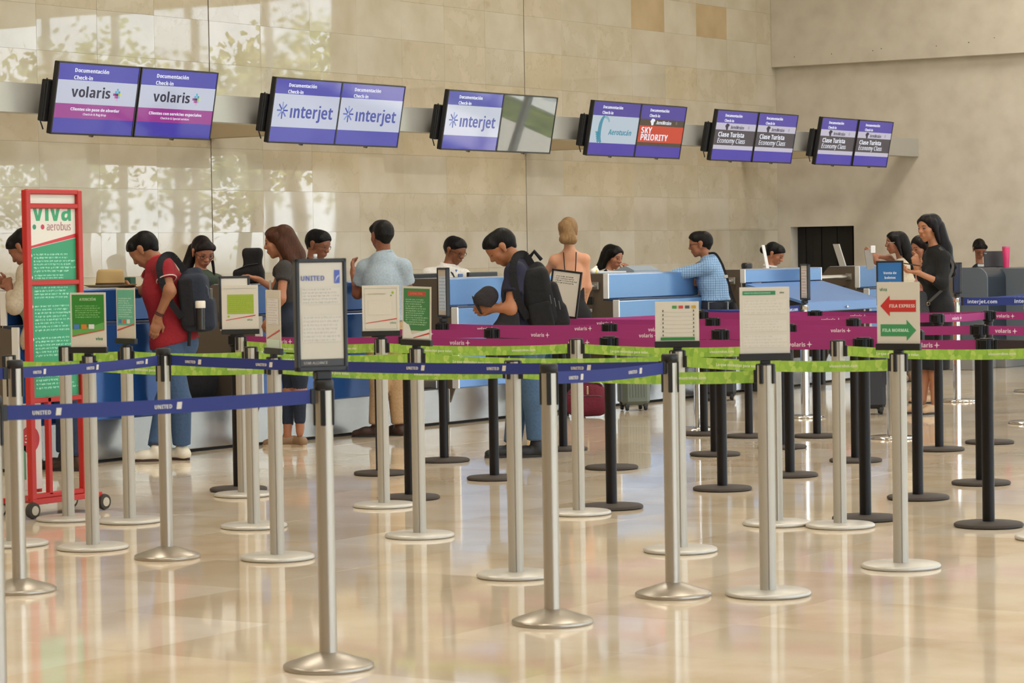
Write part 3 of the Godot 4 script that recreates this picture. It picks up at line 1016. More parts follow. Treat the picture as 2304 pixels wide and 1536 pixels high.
func tree(at: Vector3, h: float, rng: RandomNumberGenerator, n: int, label: String) -> void:
	var t := thing("tree", label, "tree", at, 0.0, "trees outside the glazed end")
	var bark := begin()
	var top := Vector3(rng.randf_range(-0.5, 0.5), h * 0.6, rng.randf_range(-0.5, 0.5))
	add_tube(bark, [Vector3.ZERO, top * 0.5 + Vector3(0.1, 0, -0.08), top], 0.09 + h * 0.008, 8)
	var tips := [top]
	for k in 11:
		var s := top * rng.randf_range(0.35, 0.98)
		var e := s + Vector3(rng.randf_range(-1, 1), rng.randf_range(0.4, 1.1), rng.randf_range(-1, 1)) * h * 0.17
		add_tube(bark, [s, (s + e) * 0.5 + Vector3(0, 0.08, 0), e], 0.035, 6)
		tips.append(e)
	part(t, "trunk", bark.commit(), mat("6b5a47" if n % 2 == 0 else "8c8272", 0.9))
	var lf := begin()
	for tip in tips:
		for k in 90:
			var d := Vector3(rng.randfn(), rng.randfn() * 0.75, rng.randfn()) * h * 0.07
			var c: Vector3 = tip + d
			var a := Vector3(rng.randfn(), rng.randfn(), rng.randfn()).normalized() * rng.randf_range(0.07, 0.15)
			var b := a.cross(Vector3(rng.randfn(), rng.randfn(), rng.randfn())).normalized() * rng.randf_range(0.05, 0.1)
			face(lf, [c - a, c + b, c + a, c - b], c - Vector3(0, 1, 0))
	var fo := part(t, "foliage", lf.commit(), mat(["7f8f3f", "95a04c", "a8a860", "6f8340"][n % 4], 0.8, 0.0, {"backlight_enabled": true, "backlight": Color(0.3, 0.35, 0.1)}))
	fo.set_meta("kind", "stuff")

# ---------------------------------------------------------------- sign beam and displays
func displays() -> void:
	var beam := struct("trim_1")
	part(beam, "beam_face", box(Vector3(6, 2.571, 1.954), Vector3(WX, 2.808, 2.074), 0.004), mat("b9b7b0", 0.32, 0.35))
	for x in [14.5, 20.107, 25.7, 30.9]:
		part(beam, "beam_arm", box(Vector3(x - 0.06, 2.571, 0.0), Vector3(x + 0.06, 2.77, 1.954), 0.004), mat("b8a98c", 0.7))
	var blue := "4a45b4"
	var pale := "cfd3e6"
	var specs := [
		[15.475, "volaris", "Clientes sin pase de abordar", "Check-in & Bag drop"], [16.45, "volaris", "Clientes con servicios especiales", "Check-in & Special services"],
		[18.185, "interjet"], [19.14, "interjet"], [20.795, "interjet"], [21.755, "off"], [23.415, "aerotucan"], [24.375, "sky"],
		[26.015, "turista"], [26.99, "turista"], [28.565, "turista"], [29.56, "turista"]]
	var names := ["first display from the left, volaris desk without boarding pass", "second display from the left, volaris desk for special services", "third display from the left with blue interjet logo", "fourth display from the left with blue interjet logo", "fifth display from the left, interjet logo half lost in reflections", "sixth display from the left, switched off and mirroring the lawn",
		"seventh display from the left with teal toucan logo", "eighth display from the left with red sky priority band", "ninth display from the left, grey economy class band", "tenth display from the left, grey economy class band", "eleventh display from the left, grey economy class band", "twelfth and last display, grey economy class band"]
	var W := 0.965
	var H := 0.575
	for n in 12:
		var s: Array = specs[n]
		var t := thing("display_screen", names[n], "screen", Vector3(s[0] + W / 2, 2.685, 2.3), 0.0, "check-in displays on the beam")
		t.rotation_degrees = Vector3(11, [0.3, -0.3, 0.2, -0.2, 0.5, -0.6, 0.2, 0, 0.3, 0, 0.2, 0][n], 0)
		var case_ := mat("17161a", 0.35)
		part(t, "casing", box(Vector3(-W / 2 + 0.003, -H / 2, -0.05), Vector3(W / 2 - 0.003, H / 2, -0.004), 0.006), case_)
		var rim := begin()
		var e := 0.011
		add_box(rim, Vector3(-W / 2 + 0.003, H / 2 - e, -0.006), Vector3(W / 2 - 0.003, H / 2, 0.004))
		add_box(rim, Vector3(-W / 2 + 0.003, -H / 2, -0.006), Vector3(W / 2 - 0.003, -H / 2 + e * 1.3, 0.004))
		add_box(rim, Vector3(-W / 2 + 0.003, -H / 2, -0.006), Vector3(-W / 2 + 0.003 + e, H / 2, 0.004))
		add_box(rim, Vector3(W / 2 - 0.003 - e, -H / 2, -0.006), Vector3(W / 2 - 0.003, H / 2, 0.004))
		part(t, "bezel", rim.commit(), mat("2a2729", 0.3))
		part(t, "logo_foot", lathe([Vector2(0.022, 0), Vector2(0.018, 0.012), Vector2(0, 0.012)], 12), mat("8a8a90", 0.2, 0.8), Vector3(0, -H / 2, -0.008), Vector3(180, 0, 0))
		part(t, "wall_mount", box(Vector3(-0.2, -0.16, -0.16), Vector3(0.2, 0.16, -0.05), 0.01), mat("121113", 0.6))
		if n % 2 == 0:
			part(t, "mount_arm", box(Vector3(-W / 2 - 0.03, -0.2, -0.13), Vector3(-W / 2 + 0.06, 0.13, -0.06), 0.008), mat("111013", 0.6))
			part(t, "cable", tube([Vector3(-W / 2 - 0.01, 0.14, -0.09), Vector3(-W / 2 - 0.035, 0.1, -0.08), Vector3(-W / 2 - 0.03, -0.1, -0.08), Vector3(-W / 2 - 0.05, -0.2, -0.07), Vector3(-W / 2 - 0.02, -0.26, -0.06)], 0.006, 6), mat("0c0c0d", 0.5))
		var bands := []
		match s[1]:
			"volaris": bands = [[0.0, blue], [0.235, pale], [0.575, "a8409a"], [0.785, blue]]
			"interjet": bands = [[0.0, blue], [0.235, pale], [0.765, blue]]
			"aerotucan": bands = [[0.0, "4a3fa2"], [0.255, "c3d3e0"], [0.775, "4636ae"]]
			"sky": bands = [[0.0, "4a3fa2"], [0.265, "4a3e34"], [0.395, "d8442c"], [0.72, "4a3e34"], [0.79, "4636ae"]]
			"turista": bands = [[0.0, "5348ae"], [0.245, "cfcadc"], [0.385, "4a4650"], [0.7, "cfcadc"], [0.785, "4a3fb4"]]
			"off": bands = []
		var iw := W - 0.006 - 2 * e
		var ih := H - 2.3 * e
		var yt := H / 2 - e
		if bands.is_empty():
			part(t, "screen_panel", box(Vector3(-iw / 2, yt - ih, -0.004), Vector3(iw / 2, yt, 0.0)), mat("6a6a68", 0.02, 0.55, {"metallic_specular": 0.9}))
		for k in bands.size():
			var a: float = bands[k][0]
			var b: float = bands[k + 1][0] if k + 1 < bands.size() else 1.0
			var gm := glow(bands[k][1], 0.95, 0.06)
			gm.metallic_specular = 0.6
			part(t, "screen_panel", box(Vector3(-iw / 2, yt - ih * b, -0.004), Vector3(iw / 2, yt - ih * a, 0.0)), gm)
		var white := glow("e6e8f2", 1.2)
		var ink := glow("3a3650", 0.7)
		var L := -iw / 2
		var Y := func(v: float) -> float: return yt - ih * v
		if s[1] != "off":
			text(t, "Documentación", 0.062, Vector3(L + 0.18, Y.call(0.09), 0.001), white, true, HORIZONTAL_ALIGNMENT_LEFT, 1.22)
			text(t, "Check-in", 0.062, Vector3(L + 0.18, Y.call(0.195), 0.001), white, true, HORIZONTAL_ALIGNMENT_LEFT, 1.22)
		match s[1]:
			"volaris":
				text(t, "volaris", 0.17, Vector3(L + 0.17, Y.call(0.4), 0.001), ink, true, HORIZONTAL_ALIGNMENT_LEFT, 1.2)
				var cols := ["57b9d6", "8ac4e8", "b0408f", "6a2c74", "3a2a50", "c05fae", "b9c94a", "4c9ab0", "e0b2d6", "d9e27a"]
				var pix := [[0, 2], [0, 1], [-2, 0], [-1, 0], [0, 0], [-1, -1], [1, 0], [1, 1], [0, -2], [2, 0], [-1, 1], [1, -1], [0, -1]]
				for k in pix.size():
					part(t, "logo_square", box(Vector3(0, 0, 0), Vector3(0.019, 0.019, 0.0015)), glow(cols[k % cols.size()], 1.0), Vector3(L + 0.7 + pix[k][0] * 0.02, Y.call(0.41) - 0.01 + pix[k][1] * 0.02, 0.0))
				text(t, s[2], 0.047, Vector3(0, Y.call(0.65), 0.001), white, true, HORIZONTAL_ALIGNMENT_CENTER, 1.28)
				text(t, s[3], 0.034, Vector3(0, Y.call(0.72), 0.001), white, false, HORIZONTAL_ALIGNMENT_CENTER, 1.25)
			"interjet":
				var lg := glow("4a56b0", 0.9)
				text(t, "ınterjet", 0.225, Vector3(L + 0.235, Y.call(0.51), 0.001), lg, true, HORIZONTAL_ALIGNMENT_LEFT, 1.08)
				for k in 8:
					var c: String = ["3e4aa8", "5f74c8", "8fa4dc"][k % 3]
					part(t, "logo_ray", box(Vector3(0.012, -0.007, 0), Vector3(0.075, 0.007, 0.0015)), glow(c, 0.95), Vector3(L + 0.135, Y.call(0.5), 0.0), Vector3(0, 0, k * 45.0))
			"aerotucan":
				var teal := glow("3f94ae", 0.95)
				text(t, "Aerotucán", 0.115, Vector3(L + 0.36, Y.call(0.56), 0.001), teal, true, HORIZONTAL_ALIGNMENT_LEFT, 1.15, 0.2)
				var c0 := Vector2(L + 0.22, Y.call(0.52))
				var wing := []
				for k in 9: wing.append(c0 + Vector2(0.02 + 0.1 * cos(1.6 + k * 0.36), 0.15 * sin(1.6 + k * 0.36)))
				for k in 9: wing.append(c0 + Vector2(0.03 + 0.045 * cos(4.48 - k * 0.36), 0.13 * sin(4.48 - k * 0.36)))
				part(t, "toucan_wing", plate(wing), teal)
				for k in 5:
					part(t, "toucan_feather", plate([c0 + Vector2(-0.06, -0.02 - k * 0.022), c0 + Vector2(-0.13 + k * 0.012, -0.025 - k * 0.024), c0 + Vector2(-0.1 + k * 0.012, -0.045 - k * 0.024), c0 + Vector2(-0.03, -0.045 - k * 0.02)]), teal)
				var beak := []
				for k in 8: beak.append(c0 + Vector2(0.03 + 0.11 * cos(1.7 - k * 0.2), 0.06 + 0.09 * sin(1.7 - k * 0.2)))
				for k in 8: beak.append(c0 + Vector2(0.03 + 0.085 * cos(0.3 + k * 0.2), 0.06 + 0.06 * sin(0.3 + k * 0.2)))
				part(t, "toucan_beak", plate(beak), glow("8fb8c8", 0.95))
			"sky", "turista":
				var dk: bool = s[1] == "turista"
				var c: Material = ink if dk else white
				text(t, "AeroMexico", 0.075, Vector3(L + 0.34, Y.call(0.325), 0.001), c, true, HORIZONTAL_ALIGNMENT_LEFT, 1.0, 0.15, Vector3.ZERO, true)
				var q := Vector2(L + 0.27, Y.call(0.325))
				part(t, "logo_head", plate([q + Vector2(-0.055, 0.01), q + Vector2(-0.02, 0.04), q + Vector2(0.03, 0.035), q + Vector2(0.045, 0.015), q + Vector2(0.02, 0.005), q + Vector2(0.015, -0.03), q + Vector2(-0.02, -0.035), q + Vector2(-0.035, -0.01)]), c)
				part(t, "logo_ring", plate(circle(Vector2(L + 0.77, Y.call(0.32)), 0.02, 14)), glow("a8a6b4" if dk else "6a6058", 1.1))
				if dk:
					text(t, "Clase Turista", 0.108, Vector3(L + 0.08, Y.call(0.48), 0.001), white, true, HORIZONTAL_ALIGNMENT_LEFT, 1.3)
					text(t, "Economy Class", 0.108, Vector3(L + 0.08, Y.call(0.605), 0.001), white, false, HORIZONTAL_ALIGNMENT_LEFT, 1.3, 0.15)
				else:
					text(t, "SKY", 0.135, Vector3(L + 0.05, Y.call(0.485), 0.001), white, true, HORIZONTAL_ALIGNMENT_LEFT, 1.35)
					text(t, "PRIORITY", 0.135, Vector3(L + 0.05, Y.call(0.62), 0.001), white, true, HORIZONTAL_ALIGNMENT_LEFT, 1.35)

# ---------------------------------------------------------------- counters
func counters() -> void:
	var bluef := mat("6089bd", 0.16, 0.3)
	var deep := mat("27508c", 0.16, 0.3)  # darker copy of the panel blue, stands for dim reflections at the left
	var trim := mat("e4e4e2", 0.35, 0.3)
	var brown := mat("5d5246", 0.45, 0.25)
	var steel := mat("a3a3a2", 0.22, 0.8)
	var xs := [12.94, 15.5, 18.06, 20.62, 23.2, 25.74]
	var who := ["deep blue check-in counter under the straw hat", "blue check-in counter beneath the water bottle", "blue check-in counter of the agent in white shirt and tie", "light blue check-in counter where the man in checked shirt leans", "light blue check-in counter with the sloping blue ramp", "far blue check-in counter with the woman in cream top"]
	for n in xs.size():
		var x: float = xs[n]
		var wd := 1.67
		var t := thing("check_in_counter", who[n], "counter", Vector3(x, 0, 0), 0.0, "blue check-in counters")
		var pm := bluef if n > 1 else deep
		var up := 0.98 if n != 4 else 1.075
		part(t, "upper_panel", box(Vector3(0.012, up, CZ - 0.04), Vector3(wd - 0.012, 1.205, CZ), 0.008), pm)
		if n != 4:
			part(t, "lower_panel", box(Vector3(0.012, 0.3, CZ + 0.07), Vector3(wd - 0.012, 0.965, CZ + 0.11), 0.01), pm)
		part(t, "ledge", box(Vector3(0.012, 0.955, CZ - 0.04), Vector3(wd - 0.012, 0.978, CZ + 0.105), 0.004), mat("20324e", 0.5))
		for s in [0.0, wd]:
			var d := 0.018 if s == 0.0 else -0.018
			part(t, "edge_trim", box(Vector3(minf(s, s + d), up, CZ - 0.05), Vector3(maxf(s, s + d), 1.21, CZ + 0.006), 0.004), trim)
			if n != 4: part(t, "edge_trim", box(Vector3(minf(s, s + d), 0.3, CZ + 0.05), Vector3(maxf(s, s + d), 0.97, CZ + 0.116), 0.004), trim)
			part(t, "end_panel", prism_x([Vector2(CZ - 0.045, 0.02), Vector2(CZ + 0.07, 0.3), Vector2(CZ + 0.07, 0.955), Vector2(CZ - 0.05, 0.965), Vector2(CZ - 0.05, 1.208), Vector2(CZ - 0.36, 1.208), Vector2(CZ - 0.5, 1.06), Vector2(CZ - 0.55, 0.8), Vector2(CZ - 0.6, 0.78), Vector2(CZ - 0.6, 0.02)], s + d * 0.2, s + d * 1.2), brown)
		part(t, "top", box(Vector3(0.02, 1.19, CZ - 0.36), Vector3(wd - 0.02, 1.212, CZ - 0.03), 0.005), mat("8a8f98", 0.35, 0.2))
		part(t, "desk", box(Vector3(0.02, 0.74, CZ - 0.6), Vector3(wd - 0.02, 0.775, CZ - 0.05), 0.004), mat("77736b", 0.5))
		part(t, "plinth", box(Vector3(0.0, 0.022, CZ - 0.06), Vector3(wd, 0.298, CZ + 0.022), 0.004), steel)
		part(t, "kick_strip", box(Vector3(0.01, 0.0, CZ - 0.1), Vector3(wd - 0.01, 0.022, CZ + 0.004)), mat("0d0c0b", 0.8))
		# sockets and slots on the brown end
		part(t, "reader_slot", box(Vector3(-0.004, 0.93, CZ - 0.3), Vector3(0.004, 1.0, CZ - 0.16), 0.002), mat("121110", 0.4))
		for q in [0.0, 0.08]: part(t, "socket", box(Vector3(-0.006, 0.86, CZ - 0.28 + q), Vector3(0.002, 0.89, CZ - 0.25 + q), 0.002), mat("b8b2a6", 0.5))
		if n == 5: continue
		# baggage conveyor in the gap to the right
		var b := thing("baggage_conveyor", ["low steel baggage conveyor under the black duffel bag", "low steel baggage conveyor right of the man in light blue shirt", "low steel baggage conveyor by the blonde woman", "low steel baggage conveyor right of the checked shirt man", "low steel baggage conveyor right of the blue ramp", "low steel baggage conveyor near the grey counters"][n], "conveyor", Vector3(x + wd + 0.01, 0, 0), 0.0, "baggage conveyors between counters")
		part(b, "steel_body", box(Vector3(0, 0.022, CZ - 0.66), Vector3(0.85, 0.3, CZ - 0.02), 0.006), steel)
		part(b, "belt", box(Vector3(0.07, 0.3, CZ - 0.66), Vector3(0.78, 0.312, CZ - 0.12), 0.003), mat("171615", 0.8))
		for s in [0.0, 0.8]: part(b, "side_guide", box(Vector3(s, 0.3, CZ - 0.66), Vector3(s + 0.05, 0.37, CZ - 0.05), 0.006), steel)
		part(b, "kick_strip", box(Vector3(0.01, 0, CZ - 0.6), Vector3(0.84, 0.022, CZ - 0.04)), mat("0d0c0b", 0.8))
		if n in [2, 3, 4]:
			var r := thing("hand_rail", ["steel rail across the gap behind the backpack sign", "steel rail across the gap right of the checked shirt", "steel rail across the gap beside the slanted grey board"][n - 2], "rail", Vector3(x + wd, 0, 0), 0.0, "steel rails between the counters")
			part(r, "bar", tube([Vector3(-0.01, 1.1, CZ - 0.12), Vector3(0.91, 1.1, CZ - 0.12)], 0.024, 14), mat("dcdad6", 0.15, 0.9))
			part(r, "flange", box(Vector3(0.86, 1.065, CZ - 0.155), Vector3(0.885, 1.135, CZ - 0.085), 0.004), mat("8a8478", 0.4, 0.6))
	# ramp in front of the fifth counter
	var rp := thing("baggage_ramp", "sloping light blue ramp panel in front of the fifth counter", "ramp", Vector3(23.2, 0, 0))
	var rm := mat("6488bd", 0.35, 0.2)
	part(rp, "deck", prism_x([Vector2(CZ + 0.01, 1.045), Vector2(CZ + 0.01, 1.07), Vector2(4.87, 0.885), Vector2(4.87, 0.86)], 0.0, 1.67), rm)
	part(rp, "front_lip", box(Vector3(0, 0.785, 4.85), Vector3(1.67, 0.884, 4.885), 0.008), rm)
	part(rp, "side_cheek", prism_x([Vector2(CZ + 0.02, 1.04), Vector2(4.85, 0.86), Vector2(4.85, 0.79), Vector2(CZ + 0.02, 0.79)], 0.005, 0.02), mat("0f0f10", 0.7))
	part(rp, "side_cheek", prism_x([Vector2(CZ + 0.02, 1.04), Vector2(4.85, 0.86), Vector2(4.85, 0.79), Vector2(CZ + 0.02, 0.79)], 1.65, 1.665), mat("0f0f10", 0.7))
	part(rp, "back_post", box(Vector3(0.1, 0, CZ + 0.03), Vector3(0.16, 0.9, CZ + 0.09), 0.005), mat("2a2a2c", 0.5))
	part(rp, "back_post", box(Vector3(1.5, 0, CZ + 0.03), Vector3(1.56, 0.9, CZ + 0.09), 0.005), mat("2a2a2c", 0.5))
	for s in [0.1, 1.5]: part(rp, "leg", box(Vector3(s, 0, 4.78), Vector3(s + 0.05, 0.8, 4.83), 0.005), mat("9a9892", 0.3, 0.7))
	part(rp, "latch", lathe([Vector2(0.012, 0), Vector2(0.016, 0.02), Vector2(0.0, 0.03)], 10), mat("d8d6d2", 0.2, 0.9), Vector3(0.85, 0.82, 4.885), Vector3(90, 0, 0))
	part(rp, "red_block", box(Vector3(1.0, 0.6, 4.6), Vector3(1.22, 0.68, 4.82), 0.01), mat("b01828", 0.5))
	# grey counters at the far right
	var slate := mat("5d656d", 0.45)
	var prof := func(z0: float, z1: float, h: float, r: float) -> Array:
		var a := [Vector2(z0, 0.32), Vector2(z0, h)]
		for k in 9: a.append(Vector2(z1 - r + r * sin(k * PI / 16), h - r + r * cos(k * PI / 16)))
		a.append(Vector2(z1, 0.32))
		return a
	var ga := thing("service_counter", "slate grey counter with rounded front edge, nearer of two", "counter", Vector3(28.1, 0, 0), 0.0, "slate grey service counters")
	part(ga, "shell", prism_x(prof.call(3.6, 4.64, 1.16, 0.13), 0.0, 0.03), slate)
	part(ga, "front_skin", prism_x(prof.call(3.9, 4.63, 1.155, 0.13), 0.03, 0.56), mat("28303a", 0.4))  # darker than slate: shade on this front is put into its colour
	part(ga, "base", box(Vector3(-0.1, 0, 3.6), Vector3(0.56, 0.32, 4.5), 0.006), mat("8f8c86", 0.5))
	part(ga, "metal_cabinet", box(Vector3(-0.1, 0.32, 3.6), Vector3(-0.005, 1.1, 4.32), 0.008), mat("7d776d", 0.35, 0.4))
	for q in [[0.62, 3.95], [0.75, 4.05], [0.75, 4.16]]: part(ga, "notice", box(Vector3(-0.104, q[0], q[1]), Vector3(-0.099, q[0] + 0.05, q[1] + 0.08)), mat("d8d4ca", 0.6))
	var gb := thing("service_counter", "slate grey counter with rounded front edge, at the right frame edge", "counter", Vector3(28.66, 0, 0), 0.0, "slate grey service counters")
	part(gb, "shell", prism_x(prof.call(3.6, 5.25, 1.14, 0.13), 0.0, 0.03), slate)
	part(gb, "front_skin", prism_x(prof.call(3.9, 5.24, 1.135, 0.13), 0.03, 3.0), slate)
	part(gb, "base", box(Vector3(0.005, 0, 3.6), Vector3(3.0, 0.32, 4.62), 0.006), mat("8f8c86", 0.5))
	# things behind and on the counters
	for q in [[18.35, 3.98, "black monitor top in front of the agent with the tie"], [19.25, 3.98, "black monitor top left of the man in navy polo"]]:
		var mo := thing("monitor", q[2], "monitor", Vector3(q[0], 0.775, q[1] - 0.22), 0.0, "monitors behind the counters")
		part(mo, "casing", box(Vector3(-0.22, 0.12, -0.02), Vector3(0.22, 0.475, 0.015), 0.006), mat("121214", 0.35))
		part(mo, "screen_face", box(Vector3(-0.2, 0.14, -0.022), Vector3(0.2, 0.46, -0.02)), mat("1c2028", 0.15))
		part(mo, "stand", box(Vector3(-0.03, 0.0, 0.0), Vector3(0.03, 0.2, 0.03), 0.004), mat("1a1a1c", 0.4))
		part(mo, "foot", box(Vector3(-0.11, 0.0, -0.08), Vector3(0.11, 0.012, 0.08), 0.004), mat("1a1a1c", 0.4))
	var hat := thing("straw_hat", "straw hat with dark band resting on the blue counter", "hat", Vector3(14.2, 1.212, 4.0), -30.0)
	hat.scale = Vector3.ONE
	var straw := mat("b39a6a", 0.85)
	part(hat, "brim", lathe([Vector2(0.0, 0.004), Vector2(0.1, 0.006), Vector2(0.15, 0.004), Vector2(0.185, 0.016), Vector2(0.188, 0.021), Vector2(0.15, 0.011), Vector2(0.1, 0.014)], 32), straw)
	part(hat, "crown", lathe([Vector2(0.105, 0.01), Vector2(0.1, 0.06), Vector2(0.094, 0.11), Vector2(0.082, 0.128), Vector2(0.05, 0.13), Vector2(0.0, 0.118)], 32), straw)
	part(hat, "band", lathe([Vector2(0.1065, 0.014), Vector2(0.104, 0.034)], 32), mat("3a2a20", 0.7))
	var cup := thing("green_cup", "small dark green box behind the straw hat", "box", Vector3(14.5, 1.212, 3.92))
	part(cup, "carton", box(Vector3(-0.03, 0, -0.03), Vector3(0.03, 0.07, 0.03), 0.004), mat("1f4a34", 0.6))
	var bot := thing("water_bottle", "clear plastic water bottle with blue label on the counter", "bottle", Vector3(16.6, 1.212, 3.98))
	part(bot, "bottle_body", lathe([Vector2(0.0, 0.0), Vector2(0.032, 0.002), Vector2(0.034, 0.02), Vector2(0.033, 0.1), Vector2(0.034, 0.14), Vector2(0.02, 0.175), Vector2(0.013, 0.185), Vector2(0.013, 0.2)], 20), mat("dfe8ee", 0.08, 0.0, {"transparency": 1, "albedo_color": Color(0.85, 0.9, 0.94, 0.35)}))
	part(bot, "label_sleeve", lathe([Vector2(0.0345, 0.07), Vector2(0.0345, 0.125)], 20), mat("3a5a9a", 0.4))
	part(bot, "cap", lathe([Vector2(0.015, 0.195), Vector2(0.015, 0.215), Vector2(0.0, 0.217)], 14), mat("e8eaec", 0.4))
	var fo := thing("notice_stand", "pale pink notice card standing behind the brown haired woman", "sign", Vector3(16.5, 1.212, 3.9), -50.0)
	part(fo, "card_sheet", box(Vector3(-0.055, 0.0, -0.002), Vector3(0.055, 0.27, 0.002), 0.001), mat("cbb4b0", 0.4))
	part(fo, "red_mark", box(Vector3(-0.02, 0.225, 0.002), Vector3(0.02, 0.235, 0.003)), mat("a83040", 0.5))
	part(fo, "print_lines", print_card(0.08, 0.15), print_mat("b59a98", "cbb4b0", 3, 9), Vector3(0, 0.05, 0.003))
	var bag := thing("black_bag", "soft black bag standing on the counter before the brown haired woman", "bag", Vector3(15.72, 1.212, 4.02), YAW)
	part(bag, "bag_body", blob_mesh([blob([rblock(Vector3(0.0, 0.05, 0), Vector3(0.085, 0.03, 0.03), 0.03), rblock(Vector3(0.035, 0.13, 0), Vector3(0.045, 0.1, 0.02), 0.025), rblock(Vector3(0.035, 0.235, 0), Vector3(0.05, 0.012, 0.015), 0.012)], 0.008, 0.05, [[Vector3(0, 0.001, 0), Vector3.DOWN]])]), cloth("131214"))
	part(bag, "flap_seam", tube([Vector3(-0.1, 0.1, 0.045), Vector3(0.0, 0.14, 0.055), Vector3(0.08, 0.15, 0.05)], 0.004, 6), mat("2a282c", 0.6))
	var pap := thing("paper_tray", "pale grey document tray lying on the counter beside the checked shirt", "tray", Vector3(21.5, 1.212, 4.0), -8.0)
	part(pap, "tray_shell", prism_x([Vector2(-0.14, 0.0), Vector2(-0.14, 0.02), Vector2(0.0, 0.06), Vector2(0.1, 0.02), Vector2(0.1, 0.0)], -0.19, 0.19), mat("8f9aa4", 0.5))
	part(pap, "paper_sheet", box(Vector3(-0.7, 0.0, -0.1), Vector3(-0.3, 0.015, 0.1), 0.003), mat("c9cdd0", 0.6))
	var tis := thing("tissue_packet", "crumpled white and yellow packet at the left end of the counter", "packet", Vector3(20.72, 1.212, 4.0), 10.0)
	part(tis, "packet_body", blob_mesh([blob([bone(Vector3(-0.05, 0.02, 0), Vector3(0.05, 0.02, 0), 0.025, 0.025), bone(Vector3(-0.02, 0.03, 0), Vector3(0.02, 0.06, 0.01), 0.02, 0.012), bone(Vector3(0.03, 0.02, 0), Vector3(0.06, 0.05, 0), 0.015, 0.008)], 0.007, 0.01, [[Vector3(0, 0.001, 0), Vector3.DOWN]])]), mat("e6e2d6", 0.5))
	part(tis, "yellow_flap", box(Vector3(-0.03, 0.005, 0.02), Vector3(0.0, 0.03, 0.028), 0.002), mat("d8c040", 0.5))
	var mug := thing("black_cup", "black lidded travel cup left of the agent with the bun", "cup", Vector3(24.08, 0.775, 3.75))
	part(mug, "cup_body", lathe([Vector2(0.0, 0.0), Vector2(0.05, 0.0), Vector2(0.055, 0.45), Vector2(0.05, 0.46)], 20), mat("151517", 0.35))
	part(mug, "lid", lathe([Vector2(0.058, 0.45), Vector2(0.058, 0.48), Vector2(0.045, 0.495), Vector2(0.0, 0.495)], 20), mat("1b1b20", 0.3))
	part(mug, "handle", tube([Vector3(0.05, 0.42, 0), Vector3(0.09, 0.41, 0), Vector3(0.09, 0.35, 0), Vector3(0.052, 0.34, 0)], 0.009, 8), mat("151517", 0.4))
	var ac := thing("acrylic_divider", "thin white acrylic sheet standing in front of the agent with the bun", "divider", Vector3(24.11, 1.21, 3.95), 0.0)
	part(ac, "sheet", prism_x([Vector2(0.02, 0.0), Vector2(0.028, 0.0), Vector2(-0.022, 0.24), Vector2(-0.03, 0.24)], -0.03, 0.03), mat("dcdad4", 0.3))
	var sb := thing("slanted_board", "slanted light grey board on the brown counter end before the dark opening", "board", Vector3(25.9, 1.21, 3.92))
	part(sb, "board_sheet", prism_x([Vector2(-0.02, 0.0), Vector2(0.05, 0.0), Vector2(-0.03, 0.24), Vector2(-0.1, 0.24)], -0.012, 0.012), mat("b4b0a8", 0.4))
	var lap := thing("laptop", "dark open laptop lid in front of the agent at the grey counter", "laptop", Vector3(29.78, 1.14, 4.02), -50.0)
	part(lap, "lid", box(Vector3(-0.14, 0.0, -0.006), Vector3(0.14, 0.19, 0.006), 0.004), mat("241f22", 0.35), Vector3(0, 0.01, 0), Vector3(-8, 0, 0))
	part(lap, "keyboard_deck", box(Vector3(-0.16, 0.0, -0.23), Vector3(0.16, 0.015, 0.0), 0.004), mat("2b2629", 0.4))
	part(lap, "logo_mark", box(Vector3(-0.13, 0.16, 0.006), Vector3(-0.1, 0.168, 0.008)), mat("9a9aa0", 0.3, 0.5), Vector3(0, 0.01, 0.0), Vector3(-8, 0, 0))
	var tum := thing("pink_tumbler", "bright pink insulated tumbler on the grey counter", "tumbler", Vector3(29.63, 1.14, 4.22))
	part(tum, "tumbler_body", lathe([Vector2(0.0, 0.0), Vector2(0.034, 0.0), Vector2(0.038, 0.1), Vector2(0.046, 0.24), Vector2(0.042, 0.245)], 20), mat("d8356f", 0.35))
	part(tum, "lid", lathe([Vector2(0.047, 0.235), Vector2(0.047, 0.252), Vector2(0.0, 0.256)], 20), mat("c86a8a", 0.3))

